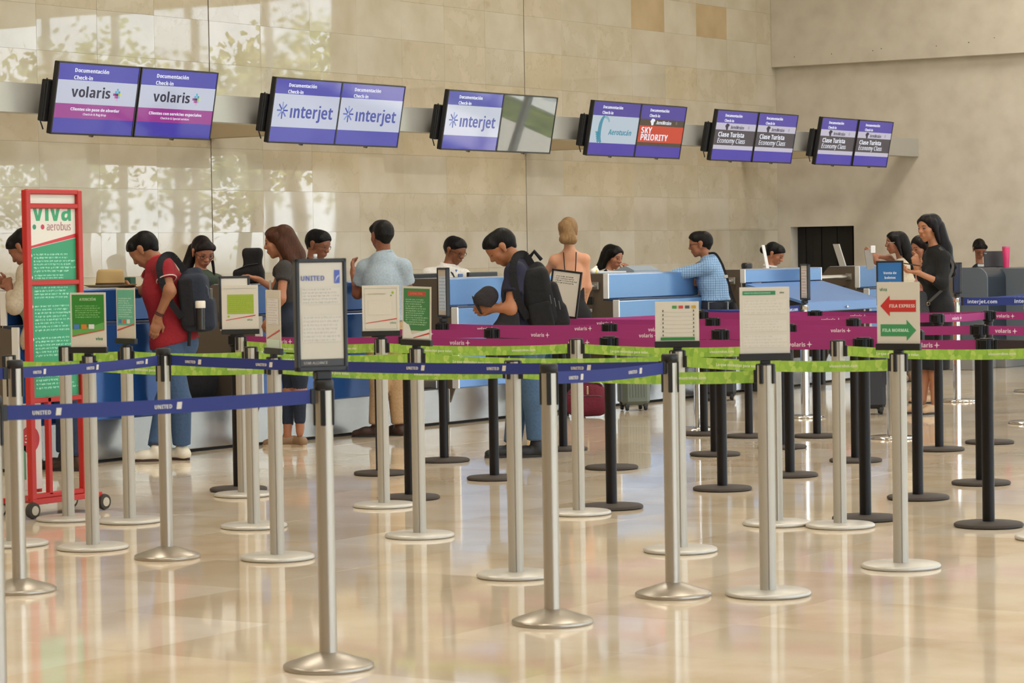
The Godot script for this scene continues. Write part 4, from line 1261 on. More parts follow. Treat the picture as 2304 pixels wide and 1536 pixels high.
func people() -> void:
	person("person in loose beige shirt bent over the counter behind the red stand", Vector3(13.247, 0, 4.502),
		{"hd": Vector3(-0.301, 1.497, 0), "nk": Vector3(-0.262, 1.365, 0), "sl": Vector3(-0.262, 1.307, 0.14), "sr": Vector3(-0.304, 1.323, -0.16), "el": Vector3(-0.338, 1.108, 0.2), "wl": Vector3(-0.399, 1.231, 0.05), "er": Vector3(-0.396, 1.191, -0.22), "wr": Vector3(-0.458, 1.238, -0.2), "hp": Vector3(-0.147, 0.907, 0), "kl": Vector3(0.014, 0.46, 0.06), "al": Vector3(0.034, 0.081, 0.05), "kr": Vector3(-0.061, 0.453, -0.1), "ar": Vector3(-0.08, 0.089, -0.1), "hem": Vector3(-0.199, 0.863, 0), "bf": Vector3(-0.83, 0, -0.55), "hl": Vector3(-0.193, 0.857, 0.069), "hr": Vector3(-0.101, 0.857, -0.069), "hf": Vector3(-0.75, -0.6, -0.25), "tl": Vector3(-0.8, 0, -0.3), "tr": Vector3(-0.8, 0, -0.3), "hemn": Vector3(0.45, -1, 0)},
		{"fem": true, "skin": "865238", "hair": "120d0b", "cut": "tied", "shirt": "b3a48c", "sleeve": 1.7, "ease": 0.05, "pants": "2b3a55", "shoes": "3a2a20", "size": 0.98, "locks": [[Vector3(-0.276, 1.446, -0.02), Vector3(-0.313, 1.318, 0.02), 0.045, 0.03], [Vector3(-0.313, 1.318, 0.02), Vector3(-0.342, 1.277, 0.03), 0.03, 0.015]]})
	person("man in red polo shirt, jeans and white sneakers leaning over the counter", Vector3(14.223, 0, 4.508),
		{"hd": Vector3(-0.15, 1.471, 0), "nk": Vector3(-0.05, 1.382, 0), "sl": Vector3(-0.003, 1.345, 0.15), "sr": Vector3(-0.103, 1.354, -0.16), "el": Vector3(0.046, 1.185, 0.22), "wl": Vector3(-0.04, 1.007, 0.2), "er": Vector3(-0.177, 1.182, -0.22), "wr": Vector3(-0.28, 1.192, -0.28), "hp": Vector3(0.045, 0.848, 0), "kl": Vector3(0.089, 0.406, 0.07), "al": Vector3(0.083, 0.082, 0.03), "kr": Vector3(-0.034, 0.4, -0.06), "ar": Vector3(-0.088, 0.078, 0.1), "hem": Vector3(0.038, 0.808, 0), "bf": Vector3(-0.83, 0, -0.55), "hl": Vector3(-0.003, 0.798, 0.072), "hr": Vector3(0.093, 0.798, -0.072), "hf": Vector3(-0.72, -0.62, -0.2), "dl": Vector3(-0.25, -0.95, 0), "pl": Vector3(-0.3, 0, -1), "tl": Vector3(-0.7, 0, -0.55), "tr": Vector3(-1, 0, 0.12), "hemn": Vector3(0.25, -1, 0)},
		{"key": "red", "piping": "d8c4c0", "skin": "976444", "hair": "0e0b0a", "shirt": "8f1420", "sleeve": 0.52, "pants": "3f5878", "shoes": "d8d0bd", "soles": "3a241c", "collar": "b8323a", "ease": 0.022, "curl": 0.5, "size": 1.02, "wide": 1.06})
	person("airline agent woman in glasses and green scarf behind the counter", Vector3(16.028, 0, 3.3),
		{"hd": Vector3(0.009, 1.453, 0), "nk": Vector3(-0.011, 1.301, 0), "sl": Vector3(-0.104, 1.233, 0.05), "sr": Vector3(0.107, 1.222, -0.05), "bf": Vector3(0.83, 0, 0.55), "hp": Vector3(-0.011, 0.93, 0), "hl": Vector3(0.036, 0.88, -0.071), "kl": Vector3(0.036, 0.49, -0.071), "al": Vector3(0.019, 0.09, -0.082), "el": Vector3(-0.076, 0.963, 0.008), "wl": Vector3(0.063, 0.903, 0.16), "hr": Vector3(-0.058, 0.88, 0.071), "kr": Vector3(-0.058, 0.49, 0.071), "ar": Vector3(-0.075, 0.09, 0.06), "er": Vector3(0.079, 0.952, -0.008), "wr": Vector3(0.273, 0.892, 0.06), "hf": Vector3(0.45, -0.42, 0.8), "tl": Vector3(0.834, 0, 0.552), "tr": Vector3(0.834, 0, 0.552)},
		{"fem": true, "skin": "a96d54", "hair": "1c120e", "cut": "tied", "specs": "3a2018", "shirt": "3e4a3a", "vest": "1d2024", "sleeve": 1.9, "lips": "7a2a2a", "locks": [[Vector3(-0.063, 1.482, -0.06), Vector3(-0.127, 1.323, -0.04), 0.05, 0.045], [Vector3(-0.127, 1.323, -0.04), Vector3(-0.114, 1.205, -0.03), 0.045, 0.02], [Vector3(0.085, 1.382, -0.02), Vector3(0.099, 1.264, 0), 0.014, 0.01]]})
	person("woman with long brown hair in charcoal T-shirt and cropped jeans", Vector3(15.581, 0, 4.534),
		{"hd": Vector3(-0.077, 1.514, 0), "nk": Vector3(-0.024, 1.372, 0), "sl": Vector3(-0.033, 1.323, 0.13), "sr": Vector3(-0.074, 1.329, -0.15), "el": Vector3(-0.054, 1.102, 0.2), "wl": Vector3(-0.133, 0.971, 0.15), "er": Vector3(-0.128, 1.163, -0.2), "wr": Vector3(-0.261, 1.245, -0.22), "hp": Vector3(0.035, 0.978, 0), "kl": Vector3(0.062, 0.519, 0.07), "al": Vector3(0.052, 0.109, 0.05), "kr": Vector3(-0.021, 0.514, -0.05), "ar": Vector3(-0.045, 0.093, 0), "hem": Vector3(0.013, 1.038, 0), "bf": Vector3(-0.83, 0, -0.55), "hl": Vector3(-0.011, 0.928, 0.069), "hr": Vector3(0.08, 0.928, -0.069), "hf": Vector3(-0.97, -0.12, -0.1), "dr": Vector3(-0.95, 0.3, 0), "pr": Vector3(0, -1, 0), "tl": Vector3(-0.55, 0, -0.7), "tr": Vector3(-0.9, 0, -0.1)},
		{"fem": true, "skin": "a97050", "hair": "55321f", "cut": "long", "key": "tee", "shirt": "3c3836", "sleeve": 0.42, "pants": "232c3c", "cuff": 0.84, "slim": 0.012, "shoes": "8a6c4e", "soles": "c0a888", "low_shoes": true, "ease": 0.014, "curl": 0.5, "size": 0.97, "locks": [[Vector3(-0.043, 1.567, 0), Vector3(0.033, 1.417, 0), 0.085, 0.085], [Vector3(0.035, 1.417, 0.02), Vector3(0.087, 1.334, 0.03), 0.075, 0.035], [Vector3(-0.052, 1.501, 0.06), Vector3(0.027, 1.361, 0.1), 0.05, 0.04]]})
	person("airline agent man in dark suit and glasses facing right behind the counter", Vector3(17.47, 0, 3.3),
		{"hd": Vector3(0.025, 1.502, 0), "nk": Vector3(-0.026, 1.345, 0), "sl": Vector3(-0.123, 1.266, 0.05), "sr": Vector3(0.061, 1.255, -0.05), "bf": Vector3(0.83, 0, 0.55), "hp": Vector3(-0.026, 0.93, 0), "hl": Vector3(0.021, 0.88, -0.071), "kl": Vector3(0.021, 0.49, -0.071), "al": Vector3(0.004, 0.09, -0.082), "el": Vector3(-0.095, 0.996, 0.008), "wl": Vector3(0.044, 0.936, 0.16), "hr": Vector3(-0.073, 0.88, 0.071), "kr": Vector3(-0.073, 0.49, 0.071), "ar": Vector3(-0.089, 0.09, 0.06), "er": Vector3(0.033, 0.985, -0.008), "wr": Vector3(0.228, 0.925, 0.06), "hf": Vector3(0.8, -0.3, 0.45), "tl": Vector3(0.834, 0, 0.552), "tr": Vector3(0.834, 0, 0.552)},
		{"skin": "865238", "hair": "0d0b0a", "specs": "50483e", "shirt": "dcdcd8", "vest": "16181c", "sleeve": 1.9, "collar": "e8e8e4"})
	person("man seen from behind in light blue shirt and khaki trousers", Vector3(16.734, 0, 4.548),
		{"hd": Vector3(-0.011, 1.555, 0), "nk": Vector3(-0.003, 1.399, 0), "sl": Vector3(-0.143, 1.308, 0), "sr": Vector3(0.144, 1.31, 0), "el": Vector3(-0.213, 1.114, -0.08), "wl": Vector3(-0.253, 1.274, -0.22), "er": Vector3(0.191, 1.101, -0.05), "wr": Vector3(0.077, 1.141, -0.3), "hp": Vector3(0.001, 0.853, 0), "hl": Vector3(-0.069, 0.785, 0), "hr": Vector3(0.076, 0.782, 0), "kl": Vector3(-0.05, 0.421, 0.02), "al": Vector3(-0.079, 0.071, 0.05), "kr": Vector3(0.078, 0.416, -0.05), "ar": Vector3(0.096, 0.068, -0.05), "hem": Vector3(0.002, 0.898, 0), "bf": Vector3(-0.83, 0, -0.55), "hf": Vector3(-0.5, -0.1, -0.86), "dl": Vector3(-0.1, 0.8, -0.6), "tl": Vector3(-0.95, 0, -0.1), "tr": Vector3(-0.6, 0, -0.8), "pl": Vector3(1, 0, 0)},
		{"skin": "885238", "hair": "1d1a18", "shirt": "a4b3bd", "sleeve": 0.62, "pants": "b89870", "shoes": "3a2418", "collar": "b0bfc8", "ease": 0.028, "wide": 1.1, "size": 1.0})
	person("airline agent man in white shirt, blue tie and glasses behind the counter", Vector3(19.565, 0, 3.2),
		{"hd": Vector3(0.041, 1.438, 0), "nk": Vector3(-0.017, 1.288, 0), "sl": Vector3(-0.192, 1.22, 0.05), "sr": Vector3(0.116, 1.206, -0.03), "bf": Vector3(0.83, 0, 0.55), "hp": Vector3(-0.017, 0.93, 0), "hl": Vector3(0.03, 0.88, -0.071), "kl": Vector3(0.03, 0.49, -0.071), "al": Vector3(0.013, 0.09, -0.082), "el": Vector3(-0.164, 0.95, 0.008), "wl": Vector3(-0.025, 0.89, 0.16), "hr": Vector3(-0.064, 0.88, 0.071), "kr": Vector3(-0.064, 0.49, 0.071), "ar": Vector3(-0.081, 0.09, 0.06), "er": Vector3(0.088, 0.936, 0.012), "wr": Vector3(0.283, 0.876, 0.08), "hf": Vector3(0.7, -0.38, 0.6), "tl": Vector3(0.834, 0, 0.552), "tr": Vector3(0.834, 0, 0.552)},
		{"key": "tie", "skin": "865236", "hair": "131010", "specs": "18181a", "shirt": "e4e0d8", "sleeve": 1.9, "collar": "f0ece4", "ease": 0.026, "wide": 1.05})
	person("man in navy polo with black backpack looking down at his cap", Vector3(15.396, 0, 6.698),
		{"hd": Vector3(-0.121, 1.449, 0), "nk": Vector3(0.003, 1.336, 0), "sl": Vector3(-0.035, 1.277, 0.15), "sr": Vector3(-0.015, 1.308, -0.17), "el": Vector3(-0.07, 1.023, 0.22), "wl": Vector3(-0.191, 1.039, 0.2), "er": Vector3(-0.101, 1.036, -0.2), "wr": Vector3(-0.211, 1.023, -0.02), "hp": Vector3(0.044, 0.828, 0), "kl": Vector3(0.08, 0.394, 0.07), "al": Vector3(0.093, 0.098, 0.05), "kr": Vector3(-0.031, 0.373, -0.06), "ar": Vector3(-0.073, 0.077, 0.02), "hem": Vector3(0.037, 0.776, 0), "bf": Vector3(-0.83, 0, -0.55), "hl": Vector3(-0.004, 0.778, 0.072), "hr": Vector3(0.092, 0.778, -0.072), "hf": Vector3(-0.74, -0.64, 0.05), "dl": Vector3(-1, 0.05, 0), "pl": Vector3(0, 0.3, -1), "tl": Vector3(-0.85, 0, 0.15), "tr": Vector3(-0.9, 0, 0.25)},
		{"skin": "a56b46", "hair": "0f0d0c", "shirt": "23243a", "sleeve": 0.55, "pants": "4a6684", "shoes": "18181a", "collar": "2c2d48", "ease": 0.024, "curl": 1.3, "size": 1.02, "wide": 1.04})
	person("blonde woman seen from behind in backless black dress, hair in a bun", Vector3(19.503, 0, 4.5),
		{"hd": Vector3(-0.005, 1.587, 0), "nk": Vector3(0.004, 1.414, 0), "sl": Vector3(-0.124, 1.343, 0), "sr": Vector3(0.134, 1.346, 0), "el": Vector3(-0.209, 1.224, -0.12), "wl": Vector3(-0.27, 1.13, -0.3), "er": Vector3(0.158, 1.107, -0.03), "wr": Vector3(0.111, 0.909, -0.12), "hp": Vector3(0.008, 0.898, 0), "hl": Vector3(-0.063, 0.838, 0), "hr": Vector3(0.076, 0.835, 0), "hem": Vector3(0.008, 0.937, 0), "bf": Vector3(-0.1, 0, -1), "kl": Vector3(-0.063, 0.49, 0), "al": Vector3(-0.061, 0.09, 0.02), "kr": Vector3(0.076, 0.49, 0), "ar": Vector3(0.078, 0.09, 0.02), "hf": Vector3(-0.08, -0.06, -1), "tl": Vector3(-0.1, 0, -0.995), "tr": Vector3(-0.1, 0, -0.995)},
		{"fem": true, "skin": "cb9371", "hair": "a8845a", "cut": "tied", "key": "blonde", "shirt": "121214", "sleeve": 0.0, "neck": -0.24, "vee": -1.1, "ease": 0.008, "pants": "121214", "skirt": 0.12, "flare": 0.2, "shoes": "18181a", "size": 1.0, "locks": [[Vector3(-0.047, 1.521, 0.115), Vector3(0.03, 1.513, 0.118), 0.042, 0.04], [Vector3(-0.025, 1.621, 0.07), Vector3(-0.007, 1.559, 0.09), 0.07, 0.06]]})
	person("airline agent woman with long black hair, one hand raised, behind the counter", Vector3(22.287, 0, 3.2),
		{"hd": Vector3(0.03, 1.35, 0), "nk": Vector3(-0.02, 1.207, 0), "sl": Vector3(-0.153, 1.158, 0.05), "sr": Vector3(0.094, 1.144, -0.05), "er": Vector3(0.175, 1.018, 0.05), "wr": Vector3(0.161, 1.179, 0.12), "bf": Vector3(0.83, 0, 0.55), "hp": Vector3(-0.02, 0.93, 0), "hl": Vector3(0.027, 0.88, -0.071), "kl": Vector3(0.027, 0.49, -0.071), "al": Vector3(0.01, 0.09, -0.082), "el": Vector3(-0.126, 0.888, 0.008), "wl": Vector3(0.013, 0.828, 0.16), "hr": Vector3(-0.067, 0.88, 0.071), "kr": Vector3(-0.067, 0.49, 0.071), "ar": Vector3(-0.084, 0.09, 0.06), "hf": Vector3(0.72, -0.22, 0.62), "dr": Vector3(0, 1, 0), "pr": Vector3(-0.5, 0, 0.8), "tl": Vector3(0.834, 0, 0.552), "tr": Vector3(0.834, 0, 0.552)},
		{"fem": true, "skin": "a97054", "hair": "110d0c", "cut": "long", "shirt": "dcd8cf", "vest": "1a1a1e", "sleeve": 1.9, "lips": "7a2c2c", "curl": 1.5, "locks": [[Vector3(-0.025, 1.382, -0.03), Vector3(-0.075, 1.243, -0.03), 0.06, 0.055], [Vector3(-0.075, 1.243, -0.03), Vector3(-0.117, 1.087, -0.02), 0.055, 0.03]]})
	person("man in blue checked shirt with shoulder bag leaning on the counter", Vector3(22.33, 0, 4.396),
		{"hd": Vector3(-0.167, 1.461, 0), "nk": Vector3(-0.093, 1.311, 0), "sl": Vector3(-0.113, 1.24, 0.15), "sr": Vector3(-0.15, 1.248, -0.16), "el": Vector3(-0.435, 1.174, 0.14), "wl": Vector3(-0.294, 1.114, -0.08), "er": Vector3(-0.394, 1.165, -0.25), "wr": Vector3(-0.305, 1.131, -0.1), "hp": Vector3(-0.03, 0.89, 0), "kl": Vector3(0, 0.442, 0.08), "al": Vector3(0.069, 0.076, 0.1), "kr": Vector3(-0.082, 0.437, -0.08), "ar": Vector3(-0.061, 0.078, -0.08), "hem": Vector3(-0.039, 0.924, 0), "bf": Vector3(-0.83, 0, -0.55), "hl": Vector3(-0.077, 0.84, 0.071), "hr": Vector3(0.016, 0.84, -0.071), "hf": Vector3(-0.97, -0.13, -0.15), "tl": Vector3(-0.7, 0, -0.5), "tr": Vector3(-0.7, 0, -0.5)},
		{"skin": "9a6446", "hair": "14110f", "specs": "141414", "shirt": "7d9cc0", "sleeve": 1.75, "pants": "1d2330", "shoes": "20222a", "soles": "c8b8a8", "collar": "8aa8ca", "ease": 0.024, "wide": 1.06, "size": 1.0, "shirt_mat": checked()})
	person("airline agent woman with hair in a bun looking down behind the counter", Vector3(25.528, 0, 3.25),
		{"hd": Vector3(0.041, 1.349, 0), "nk": Vector3(-0.004, 1.196, 0), "sl": Vector3(-0.115, 1.131, 0.05), "sr": Vector3(0.095, 1.118, -0.04), "bf": Vector3(0.83, 0, 0.55), "hp": Vector3(-0.004, 0.93, 0), "hl": Vector3(0.043, 0.88, -0.071), "kl": Vector3(0.043, 0.49, -0.071), "al": Vector3(0.027, 0.09, -0.082), "el": Vector3(-0.087, 0.861, 0.008), "wl": Vector3(0.052, 0.801, 0.16), "hr": Vector3(-0.051, 0.88, 0.071), "kr": Vector3(-0.051, 0.49, 0.071), "ar": Vector3(-0.067, 0.09, 0.06), "er": Vector3(0.068, 0.848, 0.002), "wr": Vector3(0.262, 0.788, 0.07), "hf": Vector3(0.8, -0.45, 0.35), "tl": Vector3(0.834, 0, 0.552), "tr": Vector3(0.834, 0, 0.552)},
		{"fem": true, "skin": "b07659", "hair": "0f0c0b", "cut": "tied", "shirt": "dcdad6", "vest": "17191d", "sleeve": 1.9, "collar": "e8e6e2", "locks": [[Vector3(-0.049, 1.408, 0), Vector3(-0.068, 1.399, 0), 0.045, 0.045]]})
	person("woman in cream patterned top and glasses holding papers at the far counter", Vector3(25.357, 0, 4.85),
		{"hd": Vector3(-0.024, 1.446, 0), "nk": Vector3(0.034, 1.256, 0), "sl": Vector3(0.038, 1.192, 0.12), "sr": Vector3(0.009, 1.2, -0.12), "el": Vector3(-0.138, 1.02, 0.18), "wl": Vector3(-0.242, 1.242, 0.15), "er": Vector3(-0.083, 1.295, -0.12), "wr": Vector3(-0.248, 1.316, 0), "hem": Vector3(0.006, 0.886, 0), "bf": Vector3(-0.83, 0, -0.55), "hp": Vector3(0.034, 0.893, 0), "hl": Vector3(-0.011, 0.843, 0.068), "kl": Vector3(-0.011, 0.47, 0.068), "al": Vector3(0.005, 0.09, 0.079), "hr": Vector3(0.079, 0.843, -0.068), "kr": Vector3(0.079, 0.47, -0.068), "ar": Vector3(0.095, 0.09, -0.057), "hf": Vector3(-1, -0.02, 0.02), "dl": Vector3(-0.5, 0.8, 0), "dr": Vector3(-0.7, 0.5, 0), "tl": Vector3(-0.834, 0, -0.552), "tr": Vector3(-0.834, 0, -0.552)},
		{"fem": true, "skin": "9c6449", "hair": "15100e", "cut": "long", "specs": "c8c0b4", "shirt": "cdbfa6", "sleeve": 0.5, "pants": "3a3630", "shoes": "7a6048", "ease": 0.035, "size": 0.96, "wide": 1.1, "curl": 0.9, "locks": [[Vector3(0.031, 1.478, 0), Vector3(0.112, 1.269, 0), 0.075, 0.07], [Vector3(0.109, 1.269, 0.02), Vector3(0.144, 1.097, 0.02), 0.07, 0.03]]})
	person("woman in pink top and orange skirt half hidden behind the woman in black", Vector3(22.013, 0, 6.7),
		{"hd": Vector3(-0.022, 1.394, 0), "nk": Vector3(0.005, 1.25, 0), "sl": Vector3(0.036, 1.195, 0.1), "sr": Vector3(-0.02, 1.202, -0.1), "el": Vector3(-0.053, 1.069, 0.15), "wl": Vector3(-0.106, 1.229, 0.15), "bf": Vector3(-0.9, 0, 0.2), "hp": Vector3(0.005, 0.837, 0), "hl": Vector3(0.021, 0.787, 0.075), "kl": Vector3(0.021, 0.441, 0.075), "al": Vector3(0.041, 0.09, 0.07), "hr": Vector3(-0.012, 0.787, -0.075), "kr": Vector3(-0.012, 0.441, -0.075), "ar": Vector3(0.008, 0.09, -0.079), "er": Vector3(-0.031, 0.959, -0.149), "wr": Vector3(-0.216, 0.899, -0.057), "hf": Vector3(-0.85, -0.2, 0.3), "dl": Vector3(0, 1, 0), "pl": Vector3(-1, 0, 0), "tl": Vector3(-0.976, 0, 0.217), "tr": Vector3(-0.976, 0, 0.217)},
		{"fem": true, "skin": "9c674b", "hair": "1a100e", "cut": "long", "shirt": "c88a80", "sleeve": 0.5, "pants": "c86a28", "skirt": 0.33, "flare": 0.17, "shoes": "b59878", "size": 0.9, "locks": [[Vector3(-0.002, 1.386, 0), Vector3(0.017, 1.226, 0.02), 0.065, 0.06]]})
	person("woman with long dark hair in black dress holding a phone", Vector3(20.669, 0, 7.359),
		{"hd": Vector3(-0.002, 1.559, 0), "nk": Vector3(0.049, 1.394, 0), "sl": Vector3(0.092, 1.311, 0.12), "sr": Vector3(0.015, 1.319, -0.1), "el": Vector3(0.069, 1.096, 0.2), "wl": Vector3(-0.154, 1.197, 0.26), "er": Vector3(-0.01, 1.117, -0.05), "wr": Vector3(-0.107, 1.217, 0), "hp": Vector3(0.047, 0.9, 0), "kl": Vector3(0.034, 0.459, 0.05), "al": Vector3(0.016, 0.108, 0.05), "kr": Vector3(-0.031, 0.456, -0.06), "ar": Vector3(-0.071, 0.113, -0.02), "hem": Vector3(0.046, 0.825, 0), "bf": Vector3(-0.85, 0, 0.35), "hl": Vector3(0.08, 0.85, 0.079), "hr": Vector3(0.015, 0.85, -0.079), "hf": Vector3(-0.82, -0.06, 0.55), "dl": Vector3(-1, 0.08, 0.1), "pl": Vector3(0, 1, 0), "tl": Vector3(-0.55, 0, 0.6), "tr": Vector3(-1, 0, 0.15), "dr": Vector3(-0.2, 1, 0)},
		{"fem": true, "skin": "ab7452", "hair": "171012", "cut": "long", "shirt": "111213", "sleeve": 1.35, "pants": "111213", "skirt": 0.37, "flare": 0.17, "shoes": "a88a68", "low_shoes": true, "ease": 0.016, "size": 1.0, "wide": 1.05, "curl": 1.0, "lips": "9a3c34", "locks": [[Vector3(0.059, 1.566, -0.03), Vector3(0.116, 1.385, -0.02), 0.075, 0.07], [Vector3(0.116, 1.385, -0.02), Vector3(0.18, 1.179, 0.03), 0.07, 0.035], [Vector3(0.12, 1.31, 0.04), Vector3(0.198, 1.235, 0.06), 0.04, 0.02]]})
	person("airline agent woman in glasses bent over a laptop at the grey counter", Vector3(30.838, 0, 3.35),
		{"hd": Vector3(0.002, 1.359, 0), "nk": Vector3(0.006, 1.154, 0), "sl": Vector3(-0.117, 1.062, 0), "sr": Vector3(0.158, 1.069, -0.05), "er": Vector3(0.197, 0.965, 0.15), "wr": Vector3(0.039, 1.013, 0.3), "bf": Vector3(0.3, 0, 0.95), "hp": Vector3(0.006, 0.911, 0), "hl": Vector3(0.085, 0.861, -0.025), "kl": Vector3(0.085, 0.48, -0.025), "al": Vector3(0.079, 0.09, -0.044), "el": Vector3(-0.069, 0.798, -0.015), "wl": Vector3(-0.056, 0.738, 0.191), "hr": Vector3(-0.074, 0.861, 0.025), "kr": Vector3(-0.074, 0.48, 0.025), "ar": Vector3(-0.08, 0.09, 0.006), "hf": Vector3(0.1, -0.5, 0.86), "tl": Vector3(0.301, 0, 0.954), "tr": Vector3(0.301, 0, 0.954)},
		{"fem": true, "skin": "9c644b", "hair": "17120f", "cut": "tied", "specs": "3a2a22", "shirt": "b8c4cc", "vest": "1b1d20", "sleeve": 0.7, "size": 0.98})

# ---------------------------------------------------------------- print
func print_card(w: float, h: float) -> ArrayMesh:
	return card(w, h)

# rows of small illegible print
func print_mat(ink: String, paper: String, seed_: int, rows: int, rough := 0.35) -> StandardMaterial3D:
	var key := "print%s%s%d%d" % [ink, paper, seed_, rows]
	if mats.has(key): return mats[key]
	var rng := RandomNumberGenerator.new()
	rng.seed = seed_ * 77 + rows
	var hh := rows * 8
	var im := Image.create(160, hh, false, Image.FORMAT_RGB8)
	im.fill(Color(paper))
	for r in rows:
		var x := 4
		var stop := rng.randi_range(110, 156)
		while x < stop:
			var l := rng.randi_range(5, 18)
			for q in l:
				if rng.randf() < 0.82: im.fill_rect(Rect2i(mini(x + q, 158), r * 8 + 2 + rng.randi_range(0, 1), 1, rng.randi_range(2, 4)), Color(ink))
			x += l + 3
	var m := StandardMaterial3D.new()
	m.albedo_texture = img_tex(im)
	m.roughness = rough
	mats[key] = m
	return m

func rect(parent: Node, n: String, x0: float, y0: float, x1: float, y1: float, hex: String, z := 0.0, rough := 0.4) -> MeshInstance3D:
	return part(parent, n, box(Vector3(x0, y0, z), Vector3(x1, y1, z + 0.0008)), mat(hex, rough))

func sheet(parent: Node, n: String, x0: float, y0: float, x1: float, y1: float, ink: String, paper: String, rows: int, z: float, seed_ := 1) -> void:
	part(parent, n, card(x1 - x0, y1 - y0), print_mat(ink, paper, seed_, rows), Vector3((x0 + x1) / 2, y0, z))

# ---------------------------------------------------------------- queue posts
func post(kind: String, at: Vector3, label: String, group: String) -> Node3D:
	var t := thing({"u": "steel_queue_post", "v": "silver_queue_post", "k": "black_queue_post", "c": "chrome_queue_post"}[kind], label, "queue post", at, 0.0, group)
	var blk := mat("0f0d0c", 0.5)
	match kind:
		"u":
			var st := mat("aaa193", 0.34, 0.78)
			part(t, "base", lathe([Vector2(0.0, 0.0), Vector2(0.153, 0.0), Vector2(0.156, 0.006), Vector2(0.155, 0.015), Vector2(0.148, 0.02), Vector2(0.092, 0.0385), Vector2(0.036, 0.057), Vector2(0.0, 0.058)], 48), st)
			part(t, "pole", lathe([Vector2(0.0305, 0.05), Vector2(0.0305, 0.965)], 32), st)
			part(t, "cap", lathe([Vector2(0.031, 0.955), Vector2(0.035, 0.958), Vector2(0.035, 0.985), Vector2(0.031, 0.991), Vector2(0.0, 0.991)], 24), blk)
			for k in 4: part(t, "belt_slot", box(Vector3(-0.009, 0.835, 0.024), Vector3(0.009, 0.96, 0.036), 0.002), blk, Vector3.ZERO, Vector3(0, k * 90.0 + 33.0, 0))
		"v":
			var al := mat("b0a99b", 0.42, 0.35)
			part(t, "base", lathe([Vector2(0.0, 0.0), Vector2(0.165, 0.0), Vector2(0.173, 0.004), Vector2(0.175, 0.01), Vector2(0.172, 0.017), Vector2(0.163, 0.021), Vector2(0.0, 0.024)], 48), mat("c4c0b6", 0.38, 0.35))
			var prof := []
			var st := begin()
			var ring := []
			for k in 64:
				var a := TAU * k / 64
				var g := fposmod(a + 0.6, TAU / 4)
				ring.append(Vector2(cos(a), sin(a)) * (0.0295 if g < 0.1 else 0.0335))
			for k in 64:
				var a: Vector2 = ring[k]
				var b: Vector2 = ring[(k + 1) % 64]
				face(st, [Vector3(a.x, 0.02, a.y), Vector3(b.x, 0.02, b.y), Vector3(b.x, 0.944, b.y), Vector3(a.x, 0.944, a.y)], Vector3(0, 0.5, 0))
			part(t, "pole", st.commit(), al)
			part(t, "cap", lathe([Vector2(0.034, 0.94), Vector2(0.034, 0.946), Vector2(0.0, 0.948)], 24), blk)
			for k in 4: part(t, "belt_cassette", box(Vector3(-0.008, 0.865, 0.026), Vector3(0.008, 0.944, 0.042), 0.002), blk, Vector3.ZERO, Vector3(0, k * 90.0, 0))
		"k":
			part(t, "base", lathe([Vector2(0.0, 0.0), Vector2(0.165, 0.0), Vector2(0.174, 0.006), Vector2(0.173, 0.016), Vector2(0.164, 0.022), Vector2(0.04, 0.028), Vector2(0.0, 0.028)], 48), mat("3a322b", 0.75))
			part(t, "pole", lathe([Vector2(0.0305, 0.025), Vector2(0.0305, 0.88)], 28), mat("130e0b", 0.42, 0.0, {"metallic_specular": 0.35}))
			part(t, "head", lathe([Vector2(0.031, 0.868), Vector2(0.038, 0.872), Vector2(0.0385, 0.94), Vector2(0.035, 0.947), Vector2(0.0, 0.948)], 28), mat("0c0a0a", 0.4, 0.0, {"metallic_specular": 0.35}))
			for k in 4: part(t, "belt_clip", box(Vector3(-0.02, 0.885, 0.03), Vector3(0.02, 0.94, 0.044), 0.004), mat("0a0909", 0.45, 0.0, {"metallic_specular": 0.35}), Vector3.ZERO, Vector3(0, k * 90.0, 0))
		"c":
			var ch := mat("d6d4d0", 0.1, 0.95)
			part(t, "base", lathe([Vector2(0.0, 0.0), Vector2(0.165, 0.0), Vector2(0.17, 0.005), Vector2(0.168, 0.014), Vector2(0.155, 0.02), Vector2(0.0, 0.026)], 40), ch)
			part(t, "pole", lathe([Vector2(0.034, 0.02), Vector2(0.034, 0.92)], 28), ch)
			part(t, "head", lathe([Vector2(0.0345, 0.9), Vector2(0.04, 0.905), Vector2(0.04, 0.94), Vector2(0.0, 0.948)], 24), mat("c8c6c4", 0.12, 0.95))
	return t

